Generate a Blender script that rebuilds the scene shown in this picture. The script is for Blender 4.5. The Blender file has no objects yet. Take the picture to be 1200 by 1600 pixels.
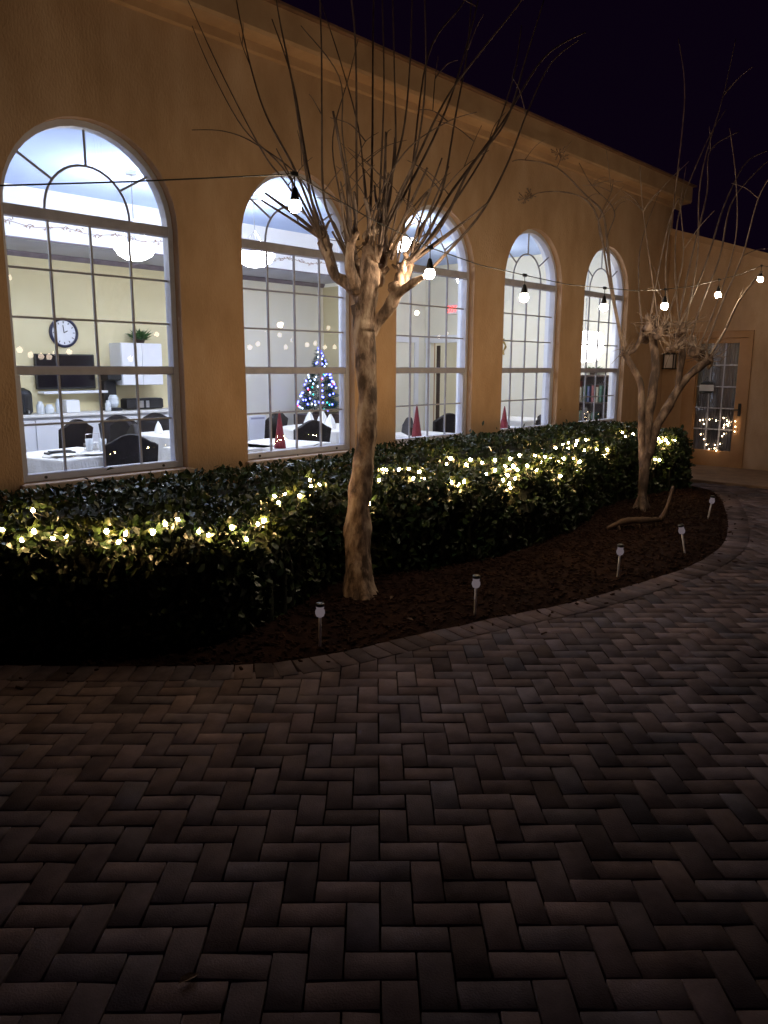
import bpy, math, random
import numpy as np
from mathutils import Vector, noise, Matrix
random.seed(7); rng = np.random.default_rng(7)
C = bpy.context.scene.collection
S = bpy.context.scene
R = math.radians

# ------------------------------------------------------------ camera
YAW, PITCH, ROLL, FPX, EYE = 0.75222, 0.18679, 0.003714, 1194.2, 1.6
FW = Vector((math.cos(PITCH)*math.cos(YAW), math.cos(PITCH)*math.sin(YAW), -math.sin(PITCH)))
R0 = Vector((math.sin(YAW), -math.cos(YAW), 0)); U0 = R0.cross(FW)
RT = R0*math.cos(ROLL) + U0*math.sin(ROLL); UP = U0*math.cos(ROLL) - R0*math.sin(ROLL)
cd = bpy.data.cameras.new('camera'); cam = bpy.data.objects.new('camera', cd); C.objects.link(cam)
cam.matrix_world = Matrix(((RT.x, UP.x, -FW.x, 0), (RT.y, UP.y, -FW.y, 0), (RT.z, UP.z, -FW.z, EYE), (0, 0, 0, 1)))
cd.sensor_fit = 'HORIZONTAL'; cd.sensor_width = 36; cd.lens = 36*FPX/1200; cd.clip_start = 0.05; cd.clip_end = 500
S.camera = cam
S.render.resolution_x = 768; S.render.resolution_y = 1024
E0 = Vector((0, 0, EYE))
def ray(px, py): return FW + RT*((px-600)/FPX) + UP*((800-py)/FPX)
def at(px, py, depth): return E0 + ray(px, py)*depth          # a point `depth` metres ahead
def on(px, py, ax, val):
    d = ray(px, py); return E0 + d*((val-E0[ax])/d[ax])

# ------------------------------------------------------------ night sky and exposure
w = bpy.data.worlds.new('World'); S.world = w; w.use_nodes = True
nt = w.node_tree; bg = nt.nodes['Background']
bg.inputs['Color'].default_value = (0.60, 0.17, 1.0, 1); bg.inputs['Strength'].default_value = 0.0044
S.view_settings.view_transform = 'Standard'; S.view_settings.look = 'None'
S.view_settings.exposure = 0; S.view_settings.gamma = 1
L_FESTOON, L_BACK, L_FAIRY, L_BOWL = 345.0, 13.0, 245.0, 66.0

# ------------------------------------------------------------ materials
def mat(name, c1, c2=None, scale=6, rough=0.7, bump=0, bscale=40, metal=0, spec=0.5, attr=None, detail=6, coat=0, stretch=None, c3=None, ramp=(0.34, 0.68)):
    m = bpy.data.materials.new(name); m.use_nodes = True
    n = m.node_tree.nodes; l = m.node_tree.links; p = n['Principled BSDF']
    p.inputs['Base Color'].default_value = (*c1, 1); p.inputs['Roughness'].default_value = rough
    p.inputs['Metallic'].default_value = metal; p.inputs['Specular IOR Level'].default_value = spec
    if coat: p.inputs['Coat Weight'].default_value = coat
    tc = n.new('ShaderNodeTexCoord'); src = tc.outputs['Object']
    if stretch:
        mp = n.new('ShaderNodeMapping'); mp.inputs['Scale'].default_value = stretch
        l.new(src, mp.inputs['Vector']); src = mp.outputs['Vector']
    col = None
    if c2:
        t = n.new('ShaderNodeTexNoise'); t.inputs['Scale'].default_value = scale; t.inputs['Detail'].default_value = detail
        t.inputs['Roughness'].default_value = 0.62
        l.new(src, t.inputs['Vector'])
        r = n.new('ShaderNodeValToRGB'); r.color_ramp.elements[0].position = ramp[0]; r.color_ramp.elements[1].position = ramp[1]
        r.color_ramp.elements[0].color = (*c1, 1); r.color_ramp.elements[1].color = (*c2, 1)
        if c3:
            e = r.color_ramp.elements.new(sum(ramp)/2); e.color = (*c3, 1)
        l.new(t.outputs['Fac'], r.inputs['Fac']); col = r.outputs['Color']
    if attr:
        a = n.new('ShaderNodeAttribute'); a.attribute_name = attr
        mx = n.new('ShaderNodeMix'); mx.data_type = 'RGBA'; mx.blend_type = 'MULTIPLY'; mx.inputs[0].default_value = 1
        if col: l.new(col, mx.inputs[6])
        else: mx.inputs[6].default_value = (*c1, 1)
        l.new(a.outputs['Color'], mx.inputs[7]); col = mx.outputs[2]
    if col: l.new(col, p.inputs['Base Color'])
    if bump:
        t2 = n.new('ShaderNodeTexNoise'); t2.inputs['Scale'].default_value = bscale; t2.inputs['Detail'].default_value = 5
        l.new(src, t2.inputs['Vector'])
        b = n.new('ShaderNodeBump'); b.inputs['Strength'].default_value = bump; b.inputs['Distance'].default_value = 0.01
        l.new(t2.outputs['Fac'], b.inputs['Height']); l.new(b.outputs['Normal'], p.inputs['Normal'])
    return m
def emis(name, col, strength):
    m = bpy.data.materials.new(name); m.use_nodes = True
    n = m.node_tree.nodes; l = m.node_tree.links; n.remove(n['Principled BSDF'])
    e = n.new('ShaderNodeEmission'); e.inputs['Color'].default_value = (*col, 1); e.inputs['Strength'].default_value = strength
    l.new(e.outputs[0], n['Material Output'].inputs['Surface']); return m
def glassmat(name, tint=(0.97, 0.98, 1)):
    m = bpy.data.materials.new(name); m.use_nodes = True
    n = m.node_tree.nodes; l = m.node_tree.links; n.remove(n['Principled BSDF'])
    t = n.new('ShaderNodeBsdfTransparent'); t.inputs['Color'].default_value = (*tint, 1)
    g = n.new('ShaderNodeBsdfGlossy'); g.inputs['Roughness'].default_value = 0.0
    f = n.new('ShaderNodeFresnel'); f.inputs['IOR'].default_value = 1.6
    x = n.new('ShaderNodeMixShader'); l.new(f.outputs[0], x.inputs[0]); l.new(t.outputs[0], x.inputs[1]); l.new(g.outputs[0], x.inputs[2])
    l.new(x.outputs[0], n['Material Output'].inputs['Surface']); return m

M = {}
M['stucco'] = mat('stucco', (0.43, 0.27, 0.155), (0.60, 0.41, 0.275), 1.6, 0.88, 0.7, 60, c3=(0.53, 0.345, 0.215), stretch=(1.15, 1.15, 0.5))
M['cornice'] = mat('cornice_paint', (0.42, 0.26, 0.15), (0.55, 0.36, 0.22), 2.0, 0.8, 0.3, 40)
M['roof'] = mat('roof_tile', (0.16, 0.09, 0.06), (0.24, 0.13, 0.08), 5, 0.85, 0.5, 30)
M['white'] = mat('white_window_vinyl', (0.50, 0.51, 0.62), (0.58, 0.59, 0.70), 7, 0.45, 0.08, 90)
M['bronze'] = mat('grey_muntin', (0.30, 0.30, 0.35), (0.40, 0.40, 0.46), 12, 0.5)
M['sash'] = mat('worn_grey_sash', (0.34, 0.34, 0.44), (0.44, 0.44, 0.54), 9, 0.5)
M['sill'] = mat('painted_sill', (0.46, 0.33, 0.24), (0.58, 0.43, 0.32), 5, 0.75, 0.3, 60)
M['glass'] = glassmat('window_glass')
M['inwall'] = mat('cream_plaster', (0.68, 0.60, 0.36), (0.74, 0.66, 0.42), 1.2, 0.8, 0.08, 50)
M['inwall2'] = mat('pale_plaster', (0.82, 0.79, 0.67), (0.87, 0.84, 0.72), 1.2, 0.8, 0.08, 50)
M['ceil'] = mat('pale_blue_ceiling', (0.42, 0.54, 0.84), (0.50, 0.62, 0.90), 0.8, 0.9)
M['trayw'] = mat('white_tray_side', (0.86, 0.86, 0.88), (0.9, 0.9, 0.92), 2, 0.8)
M['soffit'] = mat('grey_soffit', (0.46, 0.46, 0.50), (0.52, 0.52, 0.56), 2, 0.85)
M['molding'] = mat('mauve_moulding', (0.16, 0.13, 0.15), (0.22, 0.18, 0.2), 8, 0.6)
M['floor'] = mat('blue_grey_carpet', (0.16, 0.17, 0.24), (0.22, 0.23, 0.31), 14, 0.95, 0.3, 120)
M['trim'] = mat('white_trim', (0.78, 0.79, 0.84), (0.84, 0.85, 0.9), 3, 0.5)
M['dark'] = mat('dark_leather', (0.012, 0.009, 0.010), (0.026, 0.019, 0.018), 9, 0.6, 0.2, 60, spec=0.25)
M['darkwood'] = mat('dark_wood', (0.035, 0.022, 0.018), (0.07, 0.04, 0.03), 5, 0.4, stretch=(1, 1, 8))
M['black'] = mat('black_plastic', (0.012, 0.012, 0.014), (0.02, 0.02, 0.022), 10, 0.4)
M['screen'] = mat('black_screen', (0.008, 0.006, 0.008), (0.012, 0.008, 0.01), 3, 0.15)
M['cloth'] = mat('white_linen', (0.72, 0.70, 0.68), (0.80, 0.78, 0.75), 8, 0.9, 0.3, 60)
M['napkin'] = mat('white_napkin', (0.80, 0.80, 0.80), (0.88, 0.88, 0.88), 10, 0.9, 0.3, 60)
M['red'] = mat('red_cone_cloth', (0.17, 0.012, 0.022), (0.26, 0.02, 0.03), 20, 0.6, 0.3, 90)
M['steel'] = mat('brushed_steel', (0.45, 0.45, 0.47), (0.6, 0.6, 0.62), 20, 0.3, metal=1)
M['clear'] = mat('frosted_glassware', (0.6, 0.64, 0.68), (0.7, 0.74, 0.78), 20, 0.2)
M['leaf'] = mat('hedge_leaf', (0.018, 0.040, 0.020), (0.044, 0.064, 0.018), 3.0, 0.36, spec=0.45, attr='tone', c3=(0.028, 0.050, 0.018))
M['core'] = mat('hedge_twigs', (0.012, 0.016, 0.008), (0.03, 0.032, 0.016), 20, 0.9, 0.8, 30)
M['bark'] = mat('crape_myrtle_bark', (0.095, 0.060, 0.044), (0.52, 0.39, 0.30), 13, 0.82, 1.0, 45, ramp=(0.40, 0.62), c3=(0.31, 0.205, 0.15), stretch=(1, 1, 0.4))
M['twig'] = mat('shoot_bark', (0.085, 0.056, 0.046), (0.20, 0.14, 0.11), 12, 0.75)
M['bark_shaded'] = mat('shaded_crape_bark', (0.055, 0.035, 0.028), (0.25, 0.18, 0.14), 13, 0.82, 1.0, 45, ramp=(0.40, 0.62), c3=(0.14, 0.09, 0.07), stretch=(1, 1, 0.4))  # small tree's silhouette shade put into a darker copy of the bark colour
M['twig_lit'] = mat('lit_shoot_bark', (0.15, 0.10, 0.08), (0.32, 0.24, 0.19), 12, 0.75)  # bulb light on the small tree's shoots put into a lighter shoot colour
M['soil'] = mat('mulch_soil', (0.012, 0.006, 0.005), (0.034, 0.017, 0.014), 12, 1.0, 1.0, 45, spec=0.05)
M['chip'] = mat('bark_mulch_chip', (0.016, 0.008, 0.006), (0.040, 0.021, 0.016), 30, 1.0, spec=0.05)
M['brick'] = mat('clay_paver', (0.066, 0.051, 0.061), (0.138, 0.109, 0.124), 5, 1.0, 0.25, 160, spec=0.06, attr='tone', c3=(0.100, 0.078, 0.090))
M['sand'] = mat('joint_sand', (0.012, 0.009, 0.008), (0.03, 0.022, 0.018), 40, 1.0, 0.8, 200)
M['door'] = mat('orange_tan_door_paint', (0.40, 0.205, 0.085), (0.48, 0.26, 0.115), 3, 0.5, 0.1, 30)
M['curtain'] = mat('grey_lace_curtain', (0.22, 0.20, 0.22), (0.38, 0.35, 0.37), 5, 0.9, stretch=(1, 14, 0.6))
M['green'] = mat('houseplant_leaf', (0.03, 0.08, 0.025), (0.07, 0.15, 0.04), 9, 0.5)
M['pine'] = mat('artificial_pine', (0.012, 0.05, 0.04), (0.03, 0.09, 0.07), 9, 0.6)
M['bloom'] = mat('stencil_brown', (0.30, 0.20, 0.16), (0.42, 0.3, 0.24), 20, 0.9)
M['lens'] = mat('milky_plastic_lens', (0.66, 0.60, 0.62), (0.76, 0.70, 0.72), 30, 0.35)
M['stakep'] = mat('satin_aluminium', (0.55, 0.52, 0.54), (0.7, 0.66, 0.68), 30, 0.5)
M['solar'] = emis('faint_solar_glow', (0.85, 0.68, 0.74), 0.13)
M['cable'] = mat('black_cable', (0.02, 0.017, 0.016), rough=0.6)
M['wood'] = mat('weathered_log', (0.07, 0.04, 0.028), (0.15, 0.09, 0.06), 9, 0.85, 0.7, 40, stretch=(1, 1, 0.4))
M['gold'] = mat('aged_gold', (0.35, 0.24, 0.08), (0.5, 0.35, 0.14), 20, 0.4, metal=0.7)
E_FEST = emis('festoon_bulb_glow', (1.0, 0.80, 0.54), L_FESTOON)
E_BACK = emis('patio_bulb_glow', (1.0, 0.80, 0.62), L_BACK)
E_FAIRY = emis('fairy_bulb_glow', (1.0, 0.62, 0.26), L_FAIRY)
E_HEART = emis('heart_bulb_glow', (1.0, 0.72, 0.42), 22)
E_BOWL = emis('alabaster_bowl_glow', (0.93, 0.96, 1.0), L_BOWL)
E_BOWL2 = emis('dim_bowl_glow', (1.0, 0.96, 0.88), 34)
E_EXIT = emis('exit_letter_glow', (1.0, 0.07, 0.07), 5)
E_XB = emis('blue_bulb_glow', (0.10, 0.12, 1.0), 14)
E_XW = emis('white_bulb_glow', (0.55, 0.7, 1.0), 5)
E_XR = emis('red_bulb_glow', (1.0, 0.06, 0.08), 4)
E_XG = emis('teal_bulb_glow', (0.05, 0.7, 0.6), 3)
M['exitbox'] = mat('exit_sign_case', (0.8, 0.74, 0.74), (0.85, 0.8, 0.8), 9, 0.5)

# ------------------------------------------------------------ mesh helpers
class MB:
    def __init__(s): s.v = []; s.f = []; s.mi = []; s.cur = 0
    def add(s, vs, fs):
        o = len(s.v); s.v += [tuple(v) for v in vs]
        for f in fs: s.f.append(tuple(i+o for i in f)); s.mi.append(s.cur)
        return s
    def box(s, x0, x1, y0, y1, z0, z1, b=0.0):
        x0, x1 = sorted((x0, x1)); y0, y1 = sorted((y0, y1)); z0, z1 = sorted((z0, z1))
        if b <= 0:
            v = [(x, y, z) for z in (z0, z1) for y in (y0, y1) for x in (x0, x1)]
            return s.add(v, [(0, 2, 3, 1), (4, 5, 7, 6), (0, 1, 5, 4), (1, 3, 7, 5), (3, 2, 6, 7), (2, 0, 4, 6)])
        b = min(b, (x1-x0)/2.2, (y1-y0)/2.2, (z1-z0)/2.2)
        P = []
        for z, i in ((z0, b), (z0+b, 0), (z1-b, 0), (z1, b)):
            P.append([(x0+i+(b if not i else 0)*0, y0+i), (x1-i, y0+i), (x1-i, y1-i), (x0+i, y1-i)])
        v = []
        for k, z in enumerate((z0, z0+b, z1-b, z1)): v += [(p[0], p[1], z) for p in P[k]]
        f = [(3, 2, 1, 0), (12, 13, 14, 15)]
        for k in range(3):
            for i in range(4): f.append((k*4+i, k*4+(i+1) % 4, k*4+4+(i+1) % 4, k*4+4+i))
        return s.add(v, f)
    def tube(s, pts, rad, n=8, cap=True, wob=0, seed=0):
        pts = [Vector(p) for p in pts]
        if not hasattr(rad, '__len__'): rad = [rad]*len(pts)
        v = []; a = None
        for i, p in enumerate(pts):
            d = (pts[min(i+1, len(pts)-1)]-pts[max(i-1, 0)])
            if d.length < 1e-9: d = Vector((0, 0, 1))
            d.normalize()
            if a is None:
                a = d.orthogonal().normalized()
            else:
                a = (a-d*a.dot(d))
                a = a.normalized() if a.length > 1e-6 else d.orthogonal().normalized()
            b = d.cross(a)
            for k in range(n):
                t = 2*math.pi*k/n; dr = a*math.cos(t)+b*math.sin(t); r = rad[i]
                if wob: q_ = p+dr*r; r *= 1+wob*noise.noise(q_*7)+wob*0.6*noise.noise(Vector((q_.x*26, q_.y*26, q_.z*9)))+wob*0.45*abs(noise.noise(q_*38))
                v.append(p+dr*r)
        f = []
        for i in range(len(pts)-1):
            for k in range(n): f.append((i*n+k, i*n+(k+1) % n, (i+1)*n+(k+1) % n, (i+1)*n+k))
        if cap: f.append(tuple(range(n))[::-1]); f.append(tuple((len(pts)-1)*n+k for k in range(n)))
        return s.add(v, f)
    def lathe(s, prof, c=(0, 0, 0), n=20, axis='z'):
        v = []; c = Vector(c)
        for r, h in prof:
            for k in range(n):
                t = 2*math.pi*k/n; q = (r*math.cos(t), r*math.sin(t), h)
                if axis == 'y': q = (q[0], q[2], q[1])
                v.append(c+Vector(q))
        f = [(i*n+k, i*n+(k+1) % n, (i+1)*n+(k+1) % n, (i+1)*n+k) for i in range(len(prof)-1) for k in range(n)]
        f.append(tuple(range(n))[::-1]); f.append(tuple((len(prof)-1)*n+k for k in range(n)))
        return s.add(v, f)
    def blob(s, c, r, n=10, m=7, wob=0.25, sq=(1, 1, 1)):      # lumpy burl
        c = Vector(c); v = []; f = []
        for i in range(m+1):
            ph = math.pi*i/m
            for k in range(n):
                t = 2*math.pi*k/n
                d = Vector((math.sin(ph)*math.cos(t)*sq[0], math.sin(ph)*math.sin(t)*sq[1], math.cos(ph)*sq[2]))
                v.append(c+d*r*(1+wob*noise.noise((c+d*r)*11)*1.2+wob*0.5*noise.noise((c+d*r)*31)))
        for i in range(m):
            for k in range(n): f.append((i*n+k, (i+1)*n+k, (i+1)*n+(k+1) % n, i*n+(k+1) % n))
        return s.add(v, f)
    def prism(s, poly, lo, hi, axis):      # poly 2-D, extruded along axis between lo and hi
        n = len(poly); v = []
        for h in (lo, hi):
            for a, b in poly: v.append({'x': (h, a, b), 'y': (a, h, b), 'z': (a, b, h)}[axis])
        return s.add(v, [tuple(range(n))[::-1], tuple(range(n, 2*n))]+[(i, (i+1) % n, n+(i+1) % n, n+i) for i in range(n)])
    def build(s, name, m, parent=None, off=(0, 0, 0), smooth=False):
        me = bpy.data.meshes.new(name)
        o3 = Vector(off)
        me.from_pydata([tuple(Vector(v)-o3) for v in s.v], [], s.f)
        for x in (m if isinstance(m, (list, tuple)) else [m]): me.materials.append(x)
        if isinstance(m, (list, tuple)): me.polygons.foreach_set('material_index', s.mi)
        if smooth: me.polygons.foreach_set('use_smooth', [True]*len(me.polygons))
        me.update(); o = bpy.data.objects.new(name, me); C.objects.link(o)
        if parent: o.parent = parent
        else: o.location = o3
        return o
def tag(o, label=None, cat=None, group=None, kind=None):
    if label: o['label'] = label
    if cat: o['category'] = cat
    if group: o['group'] = group
    if kind: o['kind'] = kind
    return o
def empty(name, loc, label, cat, group=None, rz=0):
    o = bpy.data.objects.new(name, None); C.objects.link(o); o.location = loc; o.rotation_euler = (0, 0, rz)
    o.empty_display_size = 0.1
    return tag(o, label, cat, group)
KIDS = {}
def kids(o): return [c for c in bpy.data.objects if c.parent == o]
def copy_tree(o, parent=None):
    c = o.copy(); C.objects.link(c); c.parent = parent
    for k in kids(o): copy_tree(k, c)
    return c
def wobble_path(a, b, n, amp, seed=0):
    a = Vector(a); b = Vector(b); out = []
    for i in range(n+1):
        t = i/n; p = a.lerp(b, t)
        out.append(p+Vector((noise.noise((p.x*3+seed, p.y*3, p.z*3)), noise.noise((p.x*3, p.y*3+seed, p.z*3)), noise.noise((p.x*3, p.y*3, p.z*3+seed))))*amp*math.sin(math.pi*t))
    return out
def smooth_path(P, sub=6):
    P = [Vector(p) for p in P]; out = []
    for i in range(len(P)-1):
        p0 = P[max(i-1, 0)]; p1 = P[i]; p2 = P[i+1]; p3 = P[min(i+2, len(P)-1)]
        for k in range(sub):
            t = k/sub
            out.append(0.5*((2*p1)+(p2-p0)*t+(2*p0-5*p1+4*p2-p3)*t*t+(-p0+3*p1-3*p2+p3)*t**3))
    out.append(P[-1]); return out
def raw_mesh(name, V, F4, m, parent=None, tone=None, label=None, smooth=False):
    me = bpy.data.meshes.new(name); V = np.asarray(V, np.float32); F4 = np.asarray(F4, np.int32)
    me.vertices.add(len(V)); me.vertices.foreach_set('co', V.ravel())
    k = F4.shape[1]; me.loops.add(F4.size); me.loops.foreach_set('vertex_index', F4.ravel())
    me.polygons.add(len(F4)); me.polygons.foreach_set('loop_start', np.arange(0, F4.size, k, dtype=np.int32))
    me.polygons.foreach_set('loop_total', np.full(len(F4), k, np.int32))
    me.update(calc_edges=True); me.materials.append(m)
    if tone is not None:
        a = me.color_attributes.new('tone', 'FLOAT_COLOR', 'POINT')
        a.data.foreach_set('color', np.concatenate([tone, np.ones((len(V), 1))], 1).astype(np.float32).ravel())
    if smooth: me.polygons.foreach_set('use_smooth', [True]*len(F4))
    o = bpy.data.objects.new(name, me); C.objects.link(o)
    if parent: o.parent = parent
    return o

# ------------------------------------------------------------ dimensions
D = 5.54; WT = 0.26; X0, PW, WW = 2.175, 1.962, 1.345; ZB, ZT, ZR = 0.77, 2.66, 1.573; RAD = WW/2
XE = 12.79; YB = 10.5; XL = -3.0; XI = 12.45; ZC = 3.62
GY = D+0.115                                 # glass plane

# ------------------------------------------------------------ ground, soil bed, pavers
g = MB(); g.add([(-120, -120, -0.03), (120, -120, -0.03), (120, 120, -0.03), (-120, 120, -0.03)], [(0, 1, 2, 3)])
tag(g.build('ground', M['sand']), kind='structure')

edge = [(0.15, 5.45), (0.6, 5.05), (1.05, 4.62), (1.443, 4.205), (1.913, 3.687), (2.414, 3.215), (2.808, 3.022), (3.323, 2.893), (3.999, 2.71),
        (4.66, 2.522), (5.40, 2.41), (6.187, 2.33), (7.15, 2.42), (8.16, 2.72), (9.15, 3.10), (9.95, 3.46), (10.50, 3.86), (10.70, 4.5), (10.72, 5.5)]
EP = [Vector((p.x, p.y)) for p in smooth_path([(x, y, 0) for x, y in edge], 8)]
EPn = np.array([(p.x, p.y) for p in EP])
def inside(x, y):           # inside the bed polygon (closed along the wall)
    poly = EPn; c = False; n = len(poly); j = n-1
    for i in range(n):
        xi, yi = poly[i]; xj, yj = poly[j]
        if (yi > y) != (yj > y) and x < (xj-xi)*(y-yi)/(yj-yi)+xi: c = not c
        j = i
    return c
def edist(x, y):
    a = EPn[:-1]; b = EPn[1:]; p = np.array((x, y)); ab = b-a
    t = np.clip(((p-a)*ab).sum(1)/(ab**2).sum(1), 0, 1); q = a+ab*t[:, None]
    return float(np.sqrt(((p-q)**2).sum(1)).min())
# soil: grid with the mound rising from the edge
gx = np.arange(0.0, 10.85, 0.055); gy = np.arange(2.2, D+0.02, 0.055)
V = []; idx = {}
for i, x in enumerate(gx):
    for j, y in enumerate(gy):
        if inside(x, y) or edist(x, y) < 0.09:
            s = edist(x, y)*(1 if inside(x, y) else -1)
            z = -0.012+0.07*(1-math.exp(-max(s, 0)*5))+0.012*noise.noise((x*9, y*9, 0))+0.014*noise.noise((x*23, y*23, 3))*(s > 0.03)
            if s <= 0: z = -0.014
            idx[i, j] = len(V); V.append((x, y, z))
F = [(idx[i, j], idx[i+1, j], idx[i+1, j+1], idx[i, j+1]) for (i, j) in idx if (i+1, j) in idx and (i, j+1) in idx and (i+1, j+1) in idx]
o = raw_mesh('soil', V, F, M['soil'], smooth=True); tag(o, kind='structure')
# mulch chips: nobody could count them
V = []; F = []; k = 0
while k < 5400:
    x = rng.uniform(1.2, 10.3); y = rng.uniform(1.9, 4.1)
    if not inside(x, y) and (edist(x, y) > 0.5 or rng.random() > 0.10*math.exp(-edist(x, y)*9)): continue
    s = edist(x, y)*(1 if inside(x, y) else -1); z = 0.004 if s < 0.01 else -0.012+0.07*(1-math.exp(-s*5))+0.012*noise.noise((x*9, y*9, 0))+0.006
    a = rng.uniform(0, 6.28); L = rng.uniform(0.008, 0.024); Wd = rng.uniform(0.004, 0.010); t = rng.uniform(-0.4, 0.4)
    dx, dy = math.cos(a)*L, math.sin(a)*L; ex, ey = -math.sin(a)*Wd, math.cos(a)*Wd; b = len(V)
    for h in (0, 0.006): V += [(x-dx-ex, y-dy-ey, z+h-t*L), (x+dx-ex, y+dy-ey, z+h+t*L), (x+dx*.8+ex, y+dy*.8+ey, z+h+t*L), (x-dx+ex, y-dy+ey, z+h-t*L)]
    F += [(b+4, b+5, b+6, b+7), (b, b+1, b+5, b+4), (b+1, b+2, b+6, b+5), (b+2, b+3, b+7, b+6), (b+3, b, b+4, b+7)]; k += 1
o = raw_mesh('mulch', V, F, M['chip']); tag(o, 'dark bark chips scattered over the planting bed', 'mulch', kind='stuff')

# herringbone pavers
hx, hy = math.sin(YAW+0.012), -math.cos(YAW+0.012); vx, vy = math.cos(YAW+0.012), math.sin(YAW+0.012)
U = 0.1
def brick_arrays(lst):
    V = []; F = []; T = []
    for (cx, cy, ax, ay, bx, by, hl, hw, zt) in lst:   # centre, long axis, short axis, half sizes
        b = len(V); ch = 0.0018; tl = rng.normal(0, 0.0012); tw = rng.normal(0, 0.0012)
        j = rng.uniform(-0.0014, 0.0014, 4)
        for q, (il, iw, z) in enumerate(((hl, hw, -0.028), (hl, hw, zt-ch), (hl-ch, hw-ch, zt))):
            for m_, (sl, sw) in enumerate(((-1, -1), (1, -1), (1, 1), (-1, 1))):
                V.append((cx+ax*sl*(il+j[m_])+bx*sw*(iw+j[3-m_]), cy+ay*sl*(il+j[m_])+by*sw*(iw+j[3-m_]), z+(sl*tl+sw*tw if q else 0)))
        t = rng.normal(0.95, 0.15); t = min(max(t, 0.55), 1.45)*(1+0.42*noise.noise((cx*1.3, cy*1.3, 2))+0.25*noise.noise((cx*4.1, cy*4.1, 7))); rd = rng.uniform(-0.08, 0.10)
        if rng.random() < 0.12: rd -= 0.14
        T += [(t*(1+rd*0.6), t, t*(1-rd*0.5))]*12
        F += [(b+8, b+9, b+10, b+11)]
        for lv in (0, 4):
            for i in range(4): F.append((b+lv+i, b+lv+(i+1) % 4, b+lv+4+(i+1) % 4, b+lv+4+i))
    return V, F, np.array(T)
lst = []
gap = 0.0056
for m_ in range(-60, 150):
    for n_ in range(-22, 165):
        k = (m_-n_) % 4
        if k == 0: cu, cv, lu = m_+1, n_+0.5, 1
        elif k == 3: cu, cv, lu = m_+0.5, n_+1, 0
        else: continue
        u = cu*U+0.017; v = cv*U+0.266
        x = hx*u+vx*v; y = hy*u+vy*v; d = math.hypot(x, y)
        if d > 15.2 or x < -0.9 or x > XE-0.06 or y > D-0.05: continue
        az = math.degrees(math.atan2(y, x))
        if d > 2.2 and not (2 < az < 92): continue
        if inside(x, y) and edist(x, y) > 0.0: continue
        if x > 11.0 and y > 2.45: continue
        if edist(x, y) < 0.105: continue
        if lu: lst.append((x, y, hx, hy, vx, vy, 0.1-gap/2, 0.05-gap/2, 0.0))
        else: lst.append((x, y, vx, vy, hx, hy, 0.1-gap/2, 0.05-gap/2, 0.0))
V, F, T = brick_arrays(lst)
o = raw_mesh('paving', V, F, M['brick'], tone=T); tag(o, kind='structure')
# soldier course along the bed
lst = []; acc = 0; 
for i in range(1, len(EP)):
    a = EP[i-1]; b = EP[i]; sl = (b-a).length; t = (b-a)/sl; nrm = Vector((t.y, -t.x))
    while acc <= sl:
        p = a+t*acc+nrm*0.10
        lst.append((p.x, p.y, nrm.x, nrm.y, t.x, t.y, 0.098, 0.0485, 0.0045)); acc += 0.104
    acc -= sl
V, F, T = brick_arrays(lst)
o = raw_mesh('paving_border', V, F, M['brick'], tone=T); tag(o, kind='structure')

g = MB(); g.box(11.03, XE-0.002, 2.5, D-0.004, -0.025, 0.035, 0.008)
tag(g.build('landing', mat('brown_concrete', (0.17, 0.105, 0.07), (0.25, 0.16, 0.11), 5, 0.85, 0.5, 60)), kind='structure')
# ------------------------------------------------------------ building
bld = empty('restaurant_building', (0, D, 0), 'orange stucco building with five tall arched windows and a lower door wing', 'building')
BO = (0, D, 0)
NA = 20
def arch_pts(cx, r, z0=ZT, n=NA): return [(cx-r*math.cos(math.pi*i/n), z0+r*math.sin(math.pi*i/n)) for i in range(n+1)]
def wall_sheet(mb, y, ztop, flip, r_extra=0.0, x_lo=XL, x_hi=XE):
    def quad(a, b, c, d):
        v = [(p[0], y, p[1]) for p in (a, b, c, d)]
        mb.add(v, [(0, 1, 2, 3)] if not flip else [(3, 2, 1, 0)])
    prev = x_lo
    for i in range(5):
        xa = X0+i*PW-r_extra; xb = X0+i*PW+WW+r_extra; cx = (xa+xb)/2
        quad((prev, -0.05), (xa, -0.05), (xa, ztop), (prev, ztop))
        quad((xa, -0.05), (xb, -0.05), (xb, ZB), (xa, ZB))
        P = arch_pts(cx, (xb-xa)/2)
        for k in range(NA): quad(P[k], P[k+1], (P[k+1][0], ztop), (P[k][0], ztop))
        prev = xb
    quad((prev, -0.05), (x_hi, -0.05), (x_hi, ztop), (prev, ztop))
wb = MB(); wall_sheet(wb, D, 4.45, False)
for i in range(5):                                  # reveals
    xa = X0+i*PW; xb = xa+WW; P = [(xa, ZB)]+arch_pts((xa+xb)/2, RAD)+[(xb, ZB)]
    for k in range(len(P)-1):
        (a, b), (c, d) = P[k], P[k+1]
        wb.add([(a, D, b), (c, D, d), (c, D+0.16, d), (a, D+0.16, b)], [(0, 1, 2, 3)])
    wb.add([(xa, D, ZB), (xb, D, ZB), (xb, D+0.16, ZB), (xa, D+0.16, ZB)], [(3, 2, 1, 0)])
wb.box(XE-0.2, XE, D+0.01, 9.2, -0.05, 4.45); wb.box(XE-0.2, XE, 10.5, 12.0, -0.05, 4.45); wb.box(XE-0.2, XE, 9.2, 10.5, 2.2, 4.45)       # gable end above the wing
wb.box(XL, XL+0.2, D+0.01, 12.0, -0.05, 4.45); wb.box(XL+0.2, XE-0.2, 11.8, 12.0, -0.05, 4.45)
wb.build('wall', M['stucco'], bld, BO)
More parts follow.
